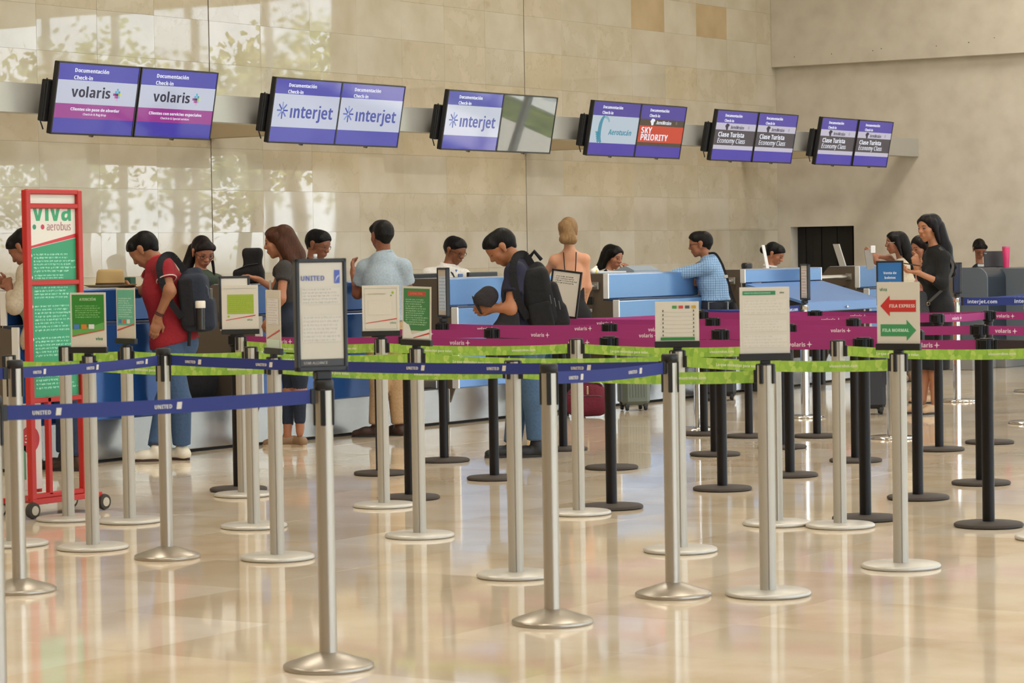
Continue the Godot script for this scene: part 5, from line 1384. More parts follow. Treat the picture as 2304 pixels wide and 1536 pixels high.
func belt(a: Vector3, b: Vector3, w: float, mt: Material, sag: float, label: String, group: String, prints: Array, ink: Material, start := 0.1, gap := 0.75, off := 0.034) -> void:
	var d := Vector3(b.x - a.x, 0, b.z - a.z)
	var n := Vector3(d.z, 0, -d.x).normalized()
	var mid := (a + b) * 0.5
	if n.dot(eye_at - mid) < 0.0: n = -n
	# run so that it reads left to right from the camera side
	var rightward := Vector3.UP.cross(n)
	if d.dot(rightward) < 0.0:
		var q := a
		a = b
		b = q
		d = -d
	var dir := d.normalized()
	var len := d.length()
	var t := thing("queue_belt", label, "belt", a, 0.0, group)
	var st := begin()
	var pts := []
	for k in 15:
		var f := k / 14.0
		var p := dir * lerpf(off, len - off, f) + Vector3.UP * (lerpf(0.0, b.y - a.y, f) - sag * 4.0 * f * (1.0 - f))
		pts.append(p)
	for k in 14:
		var p: Vector3 = pts[k]
		var q: Vector3 = pts[k + 1]
		var h := Vector3.UP * w * 0.5
		var e := n * 0.001
		var c := (p + q) * 0.5
		face(st, [p - h + e, q - h + e, q + h + e, p + h + e], c)
		face(st, [p - h - e, q - h - e, q + h - e, p + h - e], c)
		face(st, [p + h - e, q + h - e, q + h + e, p + h + e], c)
		face(st, [p - h - e, q - h - e, q - h + e, p - h + e], c)
	part(t, "webbing", st.commit(), mt)
	for e in [[off, off + 0.02], [len - off - 0.02, len - off]]:
		var y := 0.0 if e[0] < len / 2 else b.y - a.y
		var c2: Vector3 = dir * ((e[0] + e[1]) * 0.5) + Vector3.UP * y
		var bs := Basis(dir, Vector3.UP, n)
		var o := part(t, "end_clip", box(Vector3(-0.01, -w * 0.55, -0.006), Vector3(0.01, w * 0.55, 0.006), 0.002), mat("151414", 0.5))
		o.transform = Transform3D(bs, c2)
	var s := start
	var k2 := 0
	while s < len - 0.25 and not prints.is_empty():
		var f := (s + 0.1) / len
		var y := lerpf(0.0, b.y - a.y, f) - sag * 4.0 * f * (1.0 - f)
		var slope := (b.y - a.y) / len - sag * 4.0 * (1.0 - 2.0 * f) / len
		var pr: Array = prints[k2 % prints.size()]
		var bs := Basis((dir + Vector3.UP * slope).normalized(), Vector3.UP, n)
		var o := part(t, "lettering", word(pr[0], pr[1], pr[2]), ink)
		o.transform = Transform3D(bs, dir * s + Vector3.UP * y + n * 0.0012)
		var wl: float = pr[3]
		if pr[4] == "star":
			var sp := []
			for q in 8: sp.append(Vector2(cos(q * PI / 4), sin(q * PI / 4)) * (0.017 if q % 2 == 0 else 0.005))
			part(t, "star_mark", plate(sp, 0.0012), ink).transform = Transform3D(bs, dir * (s + wl) + Vector3.UP * (y + slope * wl) + n * 0.0012)
		elif pr[4] == "block":
			part(t, "globe_mark", box(Vector3(0, -0.01, 0), Vector3(0.018, 0.013, 0.0012)), ink).transform = Transform3D(bs * Basis(Vector3(1, 0, 0), Vector3(0.15, 1, 0), Vector3(0, 0, 1)), dir * (s + wl) + Vector3.UP * (y + slope * wl) + n * 0.0012)
		s += gap
		k2 += 1

func queue() -> void:
	var y := 0.948
	var ord := ["first", "second", "third", "fourth", "fifth", "sixth", "seventh"]
	# silver posts with green belts: three rows running towards the stone wall
	var grn := StandardMaterial3D.new()
	var gi := Image.create(256, 64, false, Image.FORMAT_RGB8)
	gi.fill(Color("8fb845"))
	var rng := RandomNumberGenerator.new()
	rng.seed = 4
	for k in 60:
		var c := Vector2i(rng.randi_range(0, 255), rng.randi_range(0, 63))
		var col := Color(["9cc24c", "a8c858", "80ac3e", "b2cc64"][k % 4])
		for a in range(-7, 8):
			var hw := 8 - absi(a) / 2
			gi.fill_rect(Rect2i(posmod(c.x - hw, 256), posmod(c.y + a, 64), hw * 2, 1), col)
	grn.albedo_texture = img_tex(gi)
	grn.uv1_triplanar = true
	grn.uv1_scale = Vector3(2.2, 7.0, 2.2)
	grn.roughness = 0.75
	var cream := mat("d9dfc0", 0.7)
	var rowsv := [
		["nearest", [[9.635, 7.452], [9.689, 7.935], [9.742, 9.044], [9.666, 10.434], [9.611, 11.705]]],
		["middle", [[10.712, 6.819], [10.764, 7.216], [10.83, 8.018], [10.827, 9.086], [10.824, 10.591], [10.7, 11.784]]],
		["farthest", [[12.241, 6.793], [12.047, 7.968], [12.136, 9.205], [12.086, 10.432], [12.123, 10.775], [12.048, 11.937]]]]
	var gp := [["Lo que necesitas para volar.", 0.026, true, 0.0, ""], ["vivaaerobus.com", 0.026, true, 0.0, ""]]
	for r in rowsv:
		for k in r[1].size():
			var p: Array = r[1][k]
			post("v", Vector3(p[0], 0, p[1]), "silver queue post with flat disc base, %s from left in the %s green-belt row" % [ord[k], r[0]], "silver queue posts")
			if k > 0 and not (r[0] == "farthest" and k == 4):
				var q: Array = r[1][k - 1]
				belt(Vector3(q[0], y - 0.055, q[1]), Vector3(p[0], y - 0.055, p[1]), 0.05, grn, 0.012 * absf(p[1] - q[1]), "green printed queue belt, %s span from left in the %s row" % [ord[k - 1], r[0]], "green queue belts", gp if absf(p[1] - q[1]) > 0.6 else [], cream, 0.22, 0.62)
	# black posts with magenta belts
	var mag := mat("93246a", 0.7, 0.0, {"rim_enabled": true, "rim": 0.2})
	var pinkw := mat("d9c3cf", 0.7)
	var rowsk := [
		["first", [[12.5, 6.54], [12.483, 7.832], [12.484, 9.199], [12.495, 10.735], [12.452, 11.439]]],
		["second", [[13.8, 6.651], [13.782, 7.547], [13.7, 9.218], [13.652, 10.494]]],
		["third", [[14.83, 6.429], [14.762, 7.806], [14.697, 9.142], [14.64, 10.441]]],
		["fourth", [[16.024, 6.63], [15.994, 7.884], [15.873, 9.013]]],
		["fifth", [[16.75, 8.005], [16.953, 9.12]]],
		["sixth", [[17.733, 6.817], [17.642, 7.255], [17.821, 7.734], [17.691, 9.173]]]]
	var mp := [["volaris", 0.045, true, 0.125, "star"]]
	for r in rowsk:
		for k in r[1].size():
			var p: Array = r[1][k]
			post("k", Vector3(p[0], 0, p[1]), "black queue post with rubber base, %s from left in the %s row from the front" % [ord[k], r[0]], "black queue posts")
			if k > 0:
				var q: Array = r[1][k - 1]
				belt(Vector3(q[0], y - 0.035, q[1]), Vector3(p[0], y - 0.035, p[1]), 0.052, mag, 0.006 * absf(p[1] - q[1]), "magenta volaris queue belt, %s span from left in the %s row" % [ord[k - 1], r[0]], "magenta queue belts", mp if absf(p[1] - q[1]) > 0.5 else [], pinkw, 0.3, 0.8, 0.04)
	belt(Vector3(16.024, y - 0.035, 6.63), Vector3(17.733, y - 0.035, 6.817), 0.052, mag, 0.01, "magenta queue belt running away beside the black dress hem side", "magenta queue belts", mp, pinkw, 0.4, 0.8, 0.04)
	belt(Vector3(16.953, y - 0.035, 9.12), Vector3(17.691, y - 0.035, 9.173), 0.052, mag, 0.006, "short magenta belt joining two far black posts at right", "magenta queue belts", mp, pinkw, 0.2, 0.9, 0.04)
	belt(Vector3(12.452, y - 0.035, 11.439), Vector3(12.5, y - 0.035, 13.2), 0.052, mat("2b1a20", 0.7), 0.01, "dark maroon belt leaving the frame at the right edge", "magenta queue belts", mp, pinkw, 0.25, 0.9, 0.04)
	belt(Vector3(14.64, y - 0.035, 10.441), Vector3(14.6, y - 0.035, 12.2), 0.052, mag, 0.01, "magenta queue belt leaving the frame at right, nearer one", "magenta queue belts", mp, pinkw, 0.1, 0.9, 0.04)
	belt(Vector3(17.691, y - 0.035, 9.173), Vector3(17.7, y - 0.035, 11.0), 0.052, mag, 0.01, "magenta queue belt leaving the frame at right, farther one", "magenta queue belts", mp, pinkw, 0.06, 0.9, 0.04)
	for q in [[12.5, 13.2, "nearest"], [14.6, 12.2, "middle"], [17.7, 11.0, "farthest"]]: post("k", Vector3(q[0], 0, q[1]), "black queue post just beyond the right frame edge, %s of three" % q[2], "black queue posts")
	# chrome posts with blue belts
	var nav := mat("1d2f74", 0.7)
	var sky := mat("c6cfe6", 0.7)
	var cs := [[22.334, 6.844], [19.845, 6.588], [18.199, 6.502], [17.889, 8.313], [24.03, 6.855], [19.783, 8.605]]
	var cl := ["chrome queue post under the narrow dark pole sign", "chrome queue post carrying the narrow upright notice frame", "chrome queue post half hidden by a black one", "chrome queue post under the blue ticket sales sign", "chrome queue post base cut by the right edge, farther one", "chrome queue post base cut by the right edge, nearer one"]
	for k in 6: post("c", Vector3(cs[k][0], 0, cs[k][1]), cl[k], "chrome queue posts")
	var ip := [["interjet.com", 0.055, true, 0.0, ""], ["01 800 01 12345", 0.05, true, 0.0, ""]]
	for q in [[0, 4, "blue interjet belt between the two farthest chrome posts"], [1, 2, "blue interjet belt left of the blue ramp"], [2, 3, "blue interjet belt beneath the checked shirt man"]]:
		belt(Vector3(cs[q[0]][0], y - 0.04, cs[q[0]][1]), Vector3(cs[q[1]][0], y - 0.04, cs[q[1]][1]), 0.07, nav, 0.012, q[2], "blue interjet belts", ip, sky, 0.12, 0.6, 0.045)
	post("c", Vector3(22.6, 0, 7.75), "chrome queue post just beyond the right frame edge", "chrome queue posts")
	belt(Vector3(22.334, y - 0.04, 6.844), Vector3(22.6, y - 0.04, 7.75), 0.07, nav, 0.004, "blue interjet belt running to the right edge", "blue interjet belts", [["interjet.com", 0.065, true, 0.0, ""]], sky, 0.1, 0.42, 0.045)
	# steel posts with blue belts in the foreground
	var us := [[7.225, 11.277], [8.506, 11.367], [9.413, 11.371], [9.541, 8.541], [8.294, 8.794], [6.06, 10.86]]
	var ul := ["steel queue post with cone base carrying the tall framed UNITED notice", "steel queue post with cone base in the centre foreground", "steel queue post with cone base beside the allowance table sign", "steel queue post with cone base left of the middle", "steel queue post with cone base near the left edge", "steel queue post cut by the left frame edge"]
	for k in 6: post("u", Vector3(us[k][0], 0, us[k][1]), ul[k], "steel queue posts with cone bases")
	post("u", Vector3(7.0, 0, 8.2), "steel queue post just beyond the left frame edge", "steel queue posts with cone bases")
	var ub := mat("1b2a72", 0.65, 0.0, {"rim_enabled": true, "rim": 0.2})
	var up := [["UNITED", 0.026, true, 0.084, "block"]]
	var uw := mat("cfc9bd", 0.6)
	var yu := 0.991 - 0.055
	for q in [[5, 0, "blue UNITED belt across the left foreground"], [4, 3, "blue UNITED belt between the two left steel posts"], [3, 2, "long blue UNITED belt behind the framed notice"], [1, 2, "short blue UNITED belt between the two right steel posts"]]:
		belt(Vector3(us[q[0]][0], yu, us[q[0]][1]), Vector3(us[q[1]][0], yu, us[q[1]][1]), 0.047, ub, 0.02 if q[0] == 3 else 0.008, q[2], "blue UNITED belts", up, uw, 0.14, 0.44)
	belt(Vector3(us[4][0], yu, us[4][1]), Vector3(7.0, yu, 8.2), 0.047, ub, 0.01, "blue UNITED belt leaving the frame at the left edge", "blue UNITED belts", up, uw, 0.3, 0.44)

# ---------------------------------------------------------------- signs on posts
func acrylic(at: Vector3, label: String, turn: float, w: float, h: float, lean := 0.0) -> Node3D:
	var t := thing("post_sign", label, "sign", at, turn, "acrylic signs on queue posts")
	t.rotation_degrees.z = lean
	part(t, "holder", box(Vector3(-w / 2 - 0.004, 0.0, -0.011), Vector3(w / 2 + 0.004, 0.03, 0.011), 0.002), mat("110f0e", 0.5))
	part(t, "stem", box(Vector3(-0.02, -0.012, -0.012), Vector3(0.02, 0.0, 0.012), 0.002), mat("110f0e", 0.5))
	part(t, "acrylic_sheet", box(Vector3(-w / 2, 0.02, -0.003), Vector3(w / 2, h, -0.0005), 0.0008), mat("cdc6b8", 0.08))
	return t

func framed(at: Vector3, label: String, turn: float, w: float, h: float, depth := 0.028) -> Node3D:
	var t := thing("framed_sign", label, "sign", at, turn, "framed signs on queue posts")
	var st := begin()
	var e := 0.014
	add_box(st, Vector3(-w / 2, 0, -depth), Vector3(-w / 2 + e, h, 0), 0.003)
	add_box(st, Vector3(w / 2 - e, 0, -depth), Vector3(w / 2, h, 0), 0.003)
	add_box(st, Vector3(-w / 2, 0, -depth), Vector3(w / 2, e * 1.3, 0), 0.003)
	add_box(st, Vector3(-w / 2, h - e, -depth), Vector3(w / 2, h, 0), 0.003)
	part(t, "frame", st.commit(), mat("151312", 0.4))
	part(t, "paper", box(Vector3(-w / 2 + e, e, -depth * 0.7), Vector3(w / 2 - e, h - e, -0.006)), mat("cbc3b5", 0.12))
	part(t, "collar", box(Vector3(-0.028, -0.03, -0.03), Vector3(0.028, 0.0, 0.012), 0.004), mat("110f0e", 0.5))
	return t

func viva(t: Node3D, x: float, y: float, size: float, hex := "2f7f58") -> void:
	text(t, "viva", size, Vector3(x, y, 0.0), mat(hex, 0.5), true)

func signs() -> void:
	var Y := 0.958
	# tall framed airline notice in front
	var u := framed(Vector3(7.225, 1.02, 11.277), "tall black framed UNITED notice on the nearest steel post", YAW + 24.0, 0.185, 0.385, 0.034)
	var bl := mat("5a66a8", 0.4)
	text(u, "UNITED", 0.034, Vector3(-0.074, 0.318, -0.005), bl, true)
	rect(u, "globe_mark", 0.048, 0.3, 0.068, 0.345, "4a5cae", -0.005)
	part(u, "globe_arc", plate([Vector2(0.05, 0.302), Vector2(0.058, 0.318), Vector2(0.066, 0.325), Vector2(0.066, 0.329), Vector2(0.056, 0.322)]), mat("b8c0dc", 0.4), Vector3(0, 0, -0.004))
	sheet(u, "printed_lines", -0.07, 0.23, 0.07, 0.285, "aaa397", "cbc3b5", 5, -0.0048, 2)
	sheet(u, "printed_lines", -0.07, 0.1, 0.07, 0.19, "b0a99d", "cbc3b5", 7, -0.0048, 5)
	rect(u, "footer", -0.078, 0.016, 0.078, 0.042, "33302e", -0.005)
	text(u, "STAR ALLIANCE", 0.018, Vector3(-0.068, 0.029, -0.004), mat("c0bab0", 0.5), false)
	# nearest silver row
	var g := acrylic(Vector3(9.689, Y, 7.935), "green card payment notice on the silver post left of the red polo man", YAW - 22.0, 0.2, 0.295)
	rect(g, "green_field", -0.09, 0.115, 0.09, 0.285, "2f7d2c")
	part(g, "light_sweep", plate([Vector2(-0.09, 0.085), Vector2(0.09, 0.115), Vector2(0.09, 0.15), Vector2(-0.03, 0.118), Vector2(-0.09, 0.116)]), mat("5fa050", 0.4))
	text(g, "ATENCIÓN", 0.026, Vector3(0, 0.262, 0.001), mat("a8c89a", 0.5), true, HORIZONTAL_ALIGNMENT_CENTER)
	sheet(g, "printed_lines", -0.075, 0.17, 0.075, 0.235, "8fbd80", "2f7d2c", 6, 0.0012, 3)
	for k in 3: rect(g, "card_logo", -0.08 + k * 0.042, 0.118, -0.05 + k * 0.042, 0.14, ["4a78b8", "c87838", "d8d8d8"][k], 0.0012)
	part(g, "red_stripe", plate([Vector2(-0.09, 0.08), Vector2(0.09, 0.112), Vector2(0.09, 0.115), Vector2(-0.09, 0.084)]), mat("c03828", 0.5), Vector3(0, 0, 0.001))
	viva(g, 0.04, 0.07, 0.03)
	var e1 := acrylic(Vector3(9.742, Y, 9.044), "glossy acrylic sign seen nearly edge-on beside the UNITED notice", YAW - 66.0, 0.21, 0.3)
	part(e1, "red_stripe", plate([Vector2(-0.09, 0.07), Vector2(0.09, 0.11), Vector2(0.09, 0.118), Vector2(-0.09, 0.076)]), mat("c03828", 0.3))
	sheet(e1, "printed_lines", -0.08, 0.14, 0.08, 0.26, "b0aab0", "ddd8d4", 10, 0.0006, 6)
	rect(e1, "mint_field", -0.09, 0.03, 0.09, 0.07, "c8dcc8", 0.0004)
	var tb := acrylic(Vector3(9.611, Y, 11.705), "large white price list with green header on the silver post", YAW + 4.0, 0.205, 0.3)
	rect(tb, "green_header", -0.09, 0.268, 0.045, 0.284, "2f7d4c")
	text(tb, "CARGOS POR SERVICIOS ADICIONALES", 0.0085, Vector3(-0.084, 0.276, 0.001), mat("b8d8c0", 0.5), true)
	text(tb, "viva", 0.014, Vector3(0.062, 0.277, 0.0005), mat("6a7a6a", 0.5), true)
	for q in [[0.19, 0.25, 5], [0.12, 0.165, 4], [0.055, 0.105, 4]]: sheet(tb, "printed_lines", -0.09, q[0], 0.09, q[1], "c0b8aa", "cdc6b8", q[2], 0.0004, int(q[0] * 100))
	# middle silver row
	var e2 := acrylic(Vector3(10.764, Y, 7.216), "mint green sign seen at a slant between the hat and the red polo", YAW - 52.0, 0.2, 0.3)
	rect(e2, "mint_field", -0.09, 0.1, 0.09, 0.29, "5fae94")
	sheet(e2, "printed_lines", -0.08, 0.14, 0.08, 0.25, "b8dccc", "5fae94", 9, 0.001, 8)
	for k in 3: rect(e2, "card_logo", -0.075 + k * 0.045, 0.11, -0.045 + k * 0.045, 0.132, ["4a78b8", "c86848", "d8d8d8"][k], 0.001)
	part(e2, "red_stripe", plate([Vector2(-0.09, 0.07), Vector2(0.09, 0.105), Vector2(0.09, 0.11), Vector2(-0.09, 0.076)]), mat("c03828", 0.5), Vector3(0, 0, 0.001))
	var at := acrylic(Vector3(10.827, Y, 9.086), "green ATENCION notice with red heading on a silver post", YAW - 42.0, 0.2, 0.295, -1.5)
	rect(at, "green_field", -0.09, 0.075, 0.09, 0.285, "3d7a48")
	rect(at, "red_heading", -0.06, 0.247, 0.065, 0.272, "a8503c", 0.0008)
	text(at, "ATENCIÓN", 0.024, Vector3(0, 0.259, 0.0018), mat("d0705c", 0.5), true, HORIZONTAL_ALIGNMENT_CENTER)
	sheet(at, "printed_lines", -0.08, 0.1, 0.08, 0.235, "a8c8a8", "3d7a48", 12, 0.001, 4)
	part(at, "white_sweep", plate([Vector2(-0.09, 0.035), Vector2(0.09, 0.035), Vector2(0.09, 0.085), Vector2(-0.03, 0.055), Vector2(-0.05, 0.1), Vector2(-0.09, 0.12)]), mat("d8d8d4", 0.4), Vector3(0, 0, 0.001))
	part(at, "red_stripe", plate([Vector2(-0.02, 0.036), Vector2(0.09, 0.06), Vector2(0.09, 0.068), Vector2(-0.02, 0.04)]), mat("c03828", 0.5), Vector3(0, 0, 0.002))
	var tl := acrylic(Vector3(10.824, Y, 10.591), "white fare comparison table with four coloured column heads", YAW - 4.0, 0.205, 0.215)
	for k in 4: rect(tl, "column_head", -0.022 + k * 0.03, 0.182, -0.001 + k * 0.03, 0.196, ["4a8f48", "c04040", "56565e", "b8963c"][k])
	for k in 7:
		rect(tl, "row_rule", -0.08, 0.165 - k * 0.019, 0.09, 0.1654 - k * 0.019, "b8b2a6")
		rect(tl, "row_icon", -0.068, 0.167 - k * 0.019, -0.063, 0.176 - k * 0.019, "5a564e")
		rect(tl, "row_icon", 0.075, 0.167 - k * 0.019, 0.08, 0.176 - k * 0.019, "5a564e")
	rect(tl, "green_footer", -0.078, 0.034, 0.082, 0.048, "2f7d3c")
	var fl := acrylic(Vector3(10.7, Y, 11.784), "white queue sign with red FILA EXPRESS and green FILA NORMAL arrows", YAW - 33.0, 0.205, 0.3)
	text(fl, "viva", 0.03, Vector3(-0.088, 0.268, 0.0005), mat("4a8a70", 0.5), false)
	var arrow := func(dx: float, cy: float) -> Array:
		return [Vector2(-0.085 * dx, cy), Vector2(-0.04 * dx, cy + 0.046), Vector2(-0.04 * dx, cy + 0.026), Vector2(0.085 * dx, cy + 0.026), Vector2(0.085 * dx, cy - 0.026), Vector2(-0.04 * dx, cy - 0.026), Vector2(-0.04 * dx, cy - 0.046)]
	part(fl, "red_arrow", plate(arrow.call(1.0, 0.195)), mat("b82a26", 0.5))
	part(fl, "green_arrow", plate(arrow.call(-1.0, 0.088)), mat("3a8a56", 0.5))
	text(fl, "FILA EXPRESS", 0.029, Vector3(0.02, 0.195, 0.002), mat("e8c8c0", 0.5), true, HORIZONTAL_ALIGNMENT_CENTER, 0.95)
	text(fl, "FILA NORMAL", 0.029, Vector3(-0.012, 0.088, 0.002), mat("c0dcc8", 0.5), true, HORIZONTAL_ALIGNMENT_CENTER, 0.95)
	# farthest silver row
	var v1 := acrylic(Vector3(12.241, Y, 6.793), "white viva sign with lime green square", YAW + 6.0, 0.215, 0.29)
	rect(v1, "lime_square", -0.075, 0.12, 0.08, 0.235, "93a83a")
	sheet(v1, "printed_lines", -0.07, 0.13, 0.075, 0.225, "84982f", "93a83a", 8, 0.001, 9)
	rect(v1, "border", -0.095, 0.27, 0.095, 0.2712, "8a9a8a")
	part(v1, "red_stripe", plate([Vector2(-0.085, 0.082), Vector2(0.09, 0.108), Vector2(0.09, 0.114), Vector2(-0.085, 0.085)]), mat("c03828", 0.5))
	part(v1, "lime_dot", plate(circle(Vector2(-0.068, 0.106), 0.007, 14)), mat("93b040", 0.5))
	viva(v1, 0.04, 0.085, 0.024, "6a8a70")
	var v2 := acrylic(Vector3(12.047, Y, 7.968), "white viva welcome notice with red stripe", YAW + 2.0, 0.208, 0.285)
	for q in [[-0.09, 0.04, 0.09, 0.0408], [-0.09, 0.268, 0.09, 0.2688], [-0.09, 0.04, -0.0892, 0.268], [0.0892, 0.04, 0.09, 0.268]]: rect(v2, "border", q[0], q[1], q[2], q[3], "8a9a86")
	text(v2, "BUSCO MI PROPIO VUELO", 0.012, Vector3(-0.072, 0.237, 0.0005), mat("b0b488", 0.5), false)
	part(v2, "lime_dot", plate(circle(Vector2(0.068, 0.243), 0.007, 14)), mat("8aa83c", 0.5))
	part(v2, "lime_dot", plate(circle(Vector2(0.059, 0.228), 0.0045, 12)), mat("6f9a3c", 0.5))
	sheet(v2, "printed_lines", -0.07, 0.12, 0.06, 0.2, "c8c0b0", "cdc6b8", 8, 0.0005, 7)
	part(v2, "red_stripe", plate([Vector2(-0.085, 0.072), Vector2(0.088, 0.094), Vector2(0.088, 0.1), Vector2(-0.085, 0.075)]), mat("c03828", 0.5))
	viva(v2, 0.05, 0.075, 0.026, "7a9080")
	# black framed signs further back
	var f1 := framed(Vector3(12.5, 0.98, 6.54), "black framed sheet behind the lime green square sign", YAW + 18.0, 0.19, 0.32)
	sheet(f1, "printed_lines", -0.07, 0.05, 0.07, 0.26, "b8b0a4", "cbc3b5", 12, -0.0055, 11)
	var f2 := framed(Vector3(14.83, 0.98, 6.429), "black framed notice seen edge-on left of the agent's monitor", YAW - 72.0, 0.22, 0.34)
	sheet(f2, "printed_lines", -0.08, 0.05, 0.08, 0.28, "7a9ac0", "c8d4e0", 10, -0.0055, 12)
	var f3 := framed(Vector3(16.024, 0.945, 6.63), "tilted black framed white notice behind the black backpack", YAW - 12.0, 0.22, 0.34)
	f3.rotation_degrees.z = -8.0
	sheet(f3, "printed_lines", -0.08, 0.24, 0.08, 0.3, "3a3a3a", "cbc3b5", 4, -0.0055, 13)
	var f4 := framed(Vector3(17.889, 0.98, 8.313), "dark framed blue ticket sales sign before the woman in cream", YAW - 8.0, 0.2, 0.33)
	rect(f4, "blue_field", -0.086, 0.018, 0.086, 0.316, "2464a0", -0.0055)
	var wt := mat("d8e0e8", 0.5)
	for q in [["Venta de", 0.24], ["boletos", 0.205], ["-", 0.175], ["Ticket sales", 0.145]]: text(f4, q[0], 0.036, Vector3(0, q[1], -0.004), wt, true, HORIZONTAL_ALIGNMENT_CENTER, 0.9)
	var f5 := framed(Vector3(19.845, 0.98, 6.588), "narrow upright grey notice frame before the blue ramp", YAW - 76.0, 0.18, 0.3)
	sheet(f5, "printed_lines", -0.06, 0.04, 0.06, 0.26, "b08080", "d8d4cc", 9, -0.0055, 14)
	var f6 := framed(Vector3(22.334, 0.98, 6.844), "narrow dark blue pole sign above a far chrome post", YAW - 80.0, 0.18, 0.28)
	rect(f6, "blue_field", -0.075, 0.016, 0.075, 0.265, "1d2f5c", -0.0055)

# ---------------------------------------------------------------- the red baggage sizer
func sizer() -> void:
	var t := thing("baggage_sizer", "tall red framed viva aerobus baggage sizer stand on wheels", "stand", Vector3(10.685, 0, 6.58), 0.0)
	var red := mat("b5231c", 0.4)
	var W := 0.41
	for x in [0.0, W]: part(t, "upright", box(Vector3(x - 0.019, 0.1, -0.019), Vector3(x + 0.019, 1.8, 0.019), 0.004), red)
	part(t, "inner_upright", box(Vector3(0.12, 0.12, -0.016), Vector3(0.15, 0.66, 0.016), 0.004), red)
	for y in [0.12, 0.645, 1.29, 1.712, 1.79]: part(t, "crossbar", box(Vector3(0.0, y - 0.014, -0.016), Vector3(W, y + 0.014, 0.016), 0.004), red)
	part(t, "board", box(Vector3(0.018, 0.655, -0.012), Vector3(W - 0.018, 1.785, -0.004), 0.001), mat("ddd8cc", 0.3))
	part(t, "green_field", plate([Vector2(0.02, 0.66), Vector2(W - 0.02, 0.66), Vector2(W - 0.02, 1.535), Vector2(0.02, 1.475)]), mat("2f9466", 0.4), Vector3(0, 0, -0.004))
	part(t, "red_stripe", plate([Vector2(0.02, 1.478), Vector2(W - 0.02, 1.538), Vector2(W - 0.02, 1.56), Vector2(0.02, 1.49)]), mat("c8303c", 0.4), Vector3(0, 0, -0.004))
	text(t, "vıva", 0.24, Vector3(0.05, 1.69, -0.003), mat("2f9a68", 0.4), true, HORIZONTAL_ALIGNMENT_LEFT, 0.98)
	text(t, "aerobus", 0.09, Vector3(0.16, 1.6, -0.003), mat("b07a80", 0.4), false, HORIZONTAL_ALIGNMENT_LEFT, 0.85)
	part(t, "green_dot", plate(circle(Vector2(0.065, 1.597), 0.014)), mat("2f8a68", 0.4), Vector3(0, 0, -0.004))
	part(t, "red_dot", plate(circle(Vector2(0.13, 1.597), 0.014)), mat("c03050", 0.4), Vector3(0, 0, -0.004))
	var lines := [[1.345, 1.455, 6], [1.308, 1.338, 2], [1.2, 1.272, 4], [1.02, 1.17, 8], [0.88, 0.995, 6], [0.7, 0.85, 7]]
	for q in lines:
		sheet(t, "printed_lines", 0.045, q[0], W - 0.025, q[1], "9cd2b8", "2f9466", q[2], -0.0022, q[2] * 3)
	for y in [1.44, 1.32, 1.16, 0.98, 0.83]: part(t, "bullet", plate(circle(Vector2(0.034, y), 0.009, 14)), mat("e4efe8", 0.4), Vector3(0, 0, -0.003))
	# the narrow sizing cage at the foot
	part(t, "cage_panel", box(Vector3(0.03, 0.14, -0.16), Vector3(0.24, 0.62, -0.15), 0.002), mat("d8d0c6", 0.45))
	part(t, "red_disc", plate(circle(Vector2(0.145, 0.42), 0.075, 28), 0.002), mat("b8303a", 0.45), Vector3(0, 0, -0.15))
	text(t, "3", 0.09, Vector3(0.1, 0.425, -0.147), mat("e8d8d0", 0.5), true)
	text(t, "kg", 0.06, Vector3(0.145, 0.415, -0.147), mat("e8d8d0", 0.5), false)
	part(t, "green_outline", box(Vector3(0.04, 0.2, -0.15), Vector3(0.11, 0.39, -0.148)), mat("4f9a72", 0.5))
	for q in [[0.0, -0.18], [0.24, -0.18]]: part(t, "cage_upright", box(Vector3(q[0] - 0.014, 0.12, q[1] - 0.014), Vector3(q[0] + 0.014, 0.64, q[1] + 0.014), 0.003), red)
	part(t, "tray", box(Vector3(-0.02, 0.085, -0.2), Vector3(W + 0.1, 0.1, 0.02), 0.004), mat("9c2a20", 0.5))
	for z in [-0.2, 0.02]: part(t, "tray_rail", box(Vector3(-0.03, 0.075, z - 0.012), Vector3(W + 0.12, 0.105, z + 0.012), 0.003), red)
	for q in [[-0.03, 0.03], [W + 0.13, 0.03], [-0.03, -0.22], [W + 0.13, -0.22]]:
		var w := part(t, "wheel", lathe([Vector2(0.0, -0.016), Vector2(0.03, -0.018), Vector2(0.042, -0.016), Vector2(0.046, 0.0), Vector2(0.042, 0.016), Vector2(0.03, 0.018), Vector2(0.0, 0.016)], 24), mat("3a352e", 0.8), Vector3(q[0], 0.047, q[1]), Vector3(90, 0, 0))
		part(w, "hub", lathe([Vector2(0.026, -0.02), Vector2(0.026, 0.02), Vector2(0.0, 0.022)], 16), mat("b8b09c", 0.5))

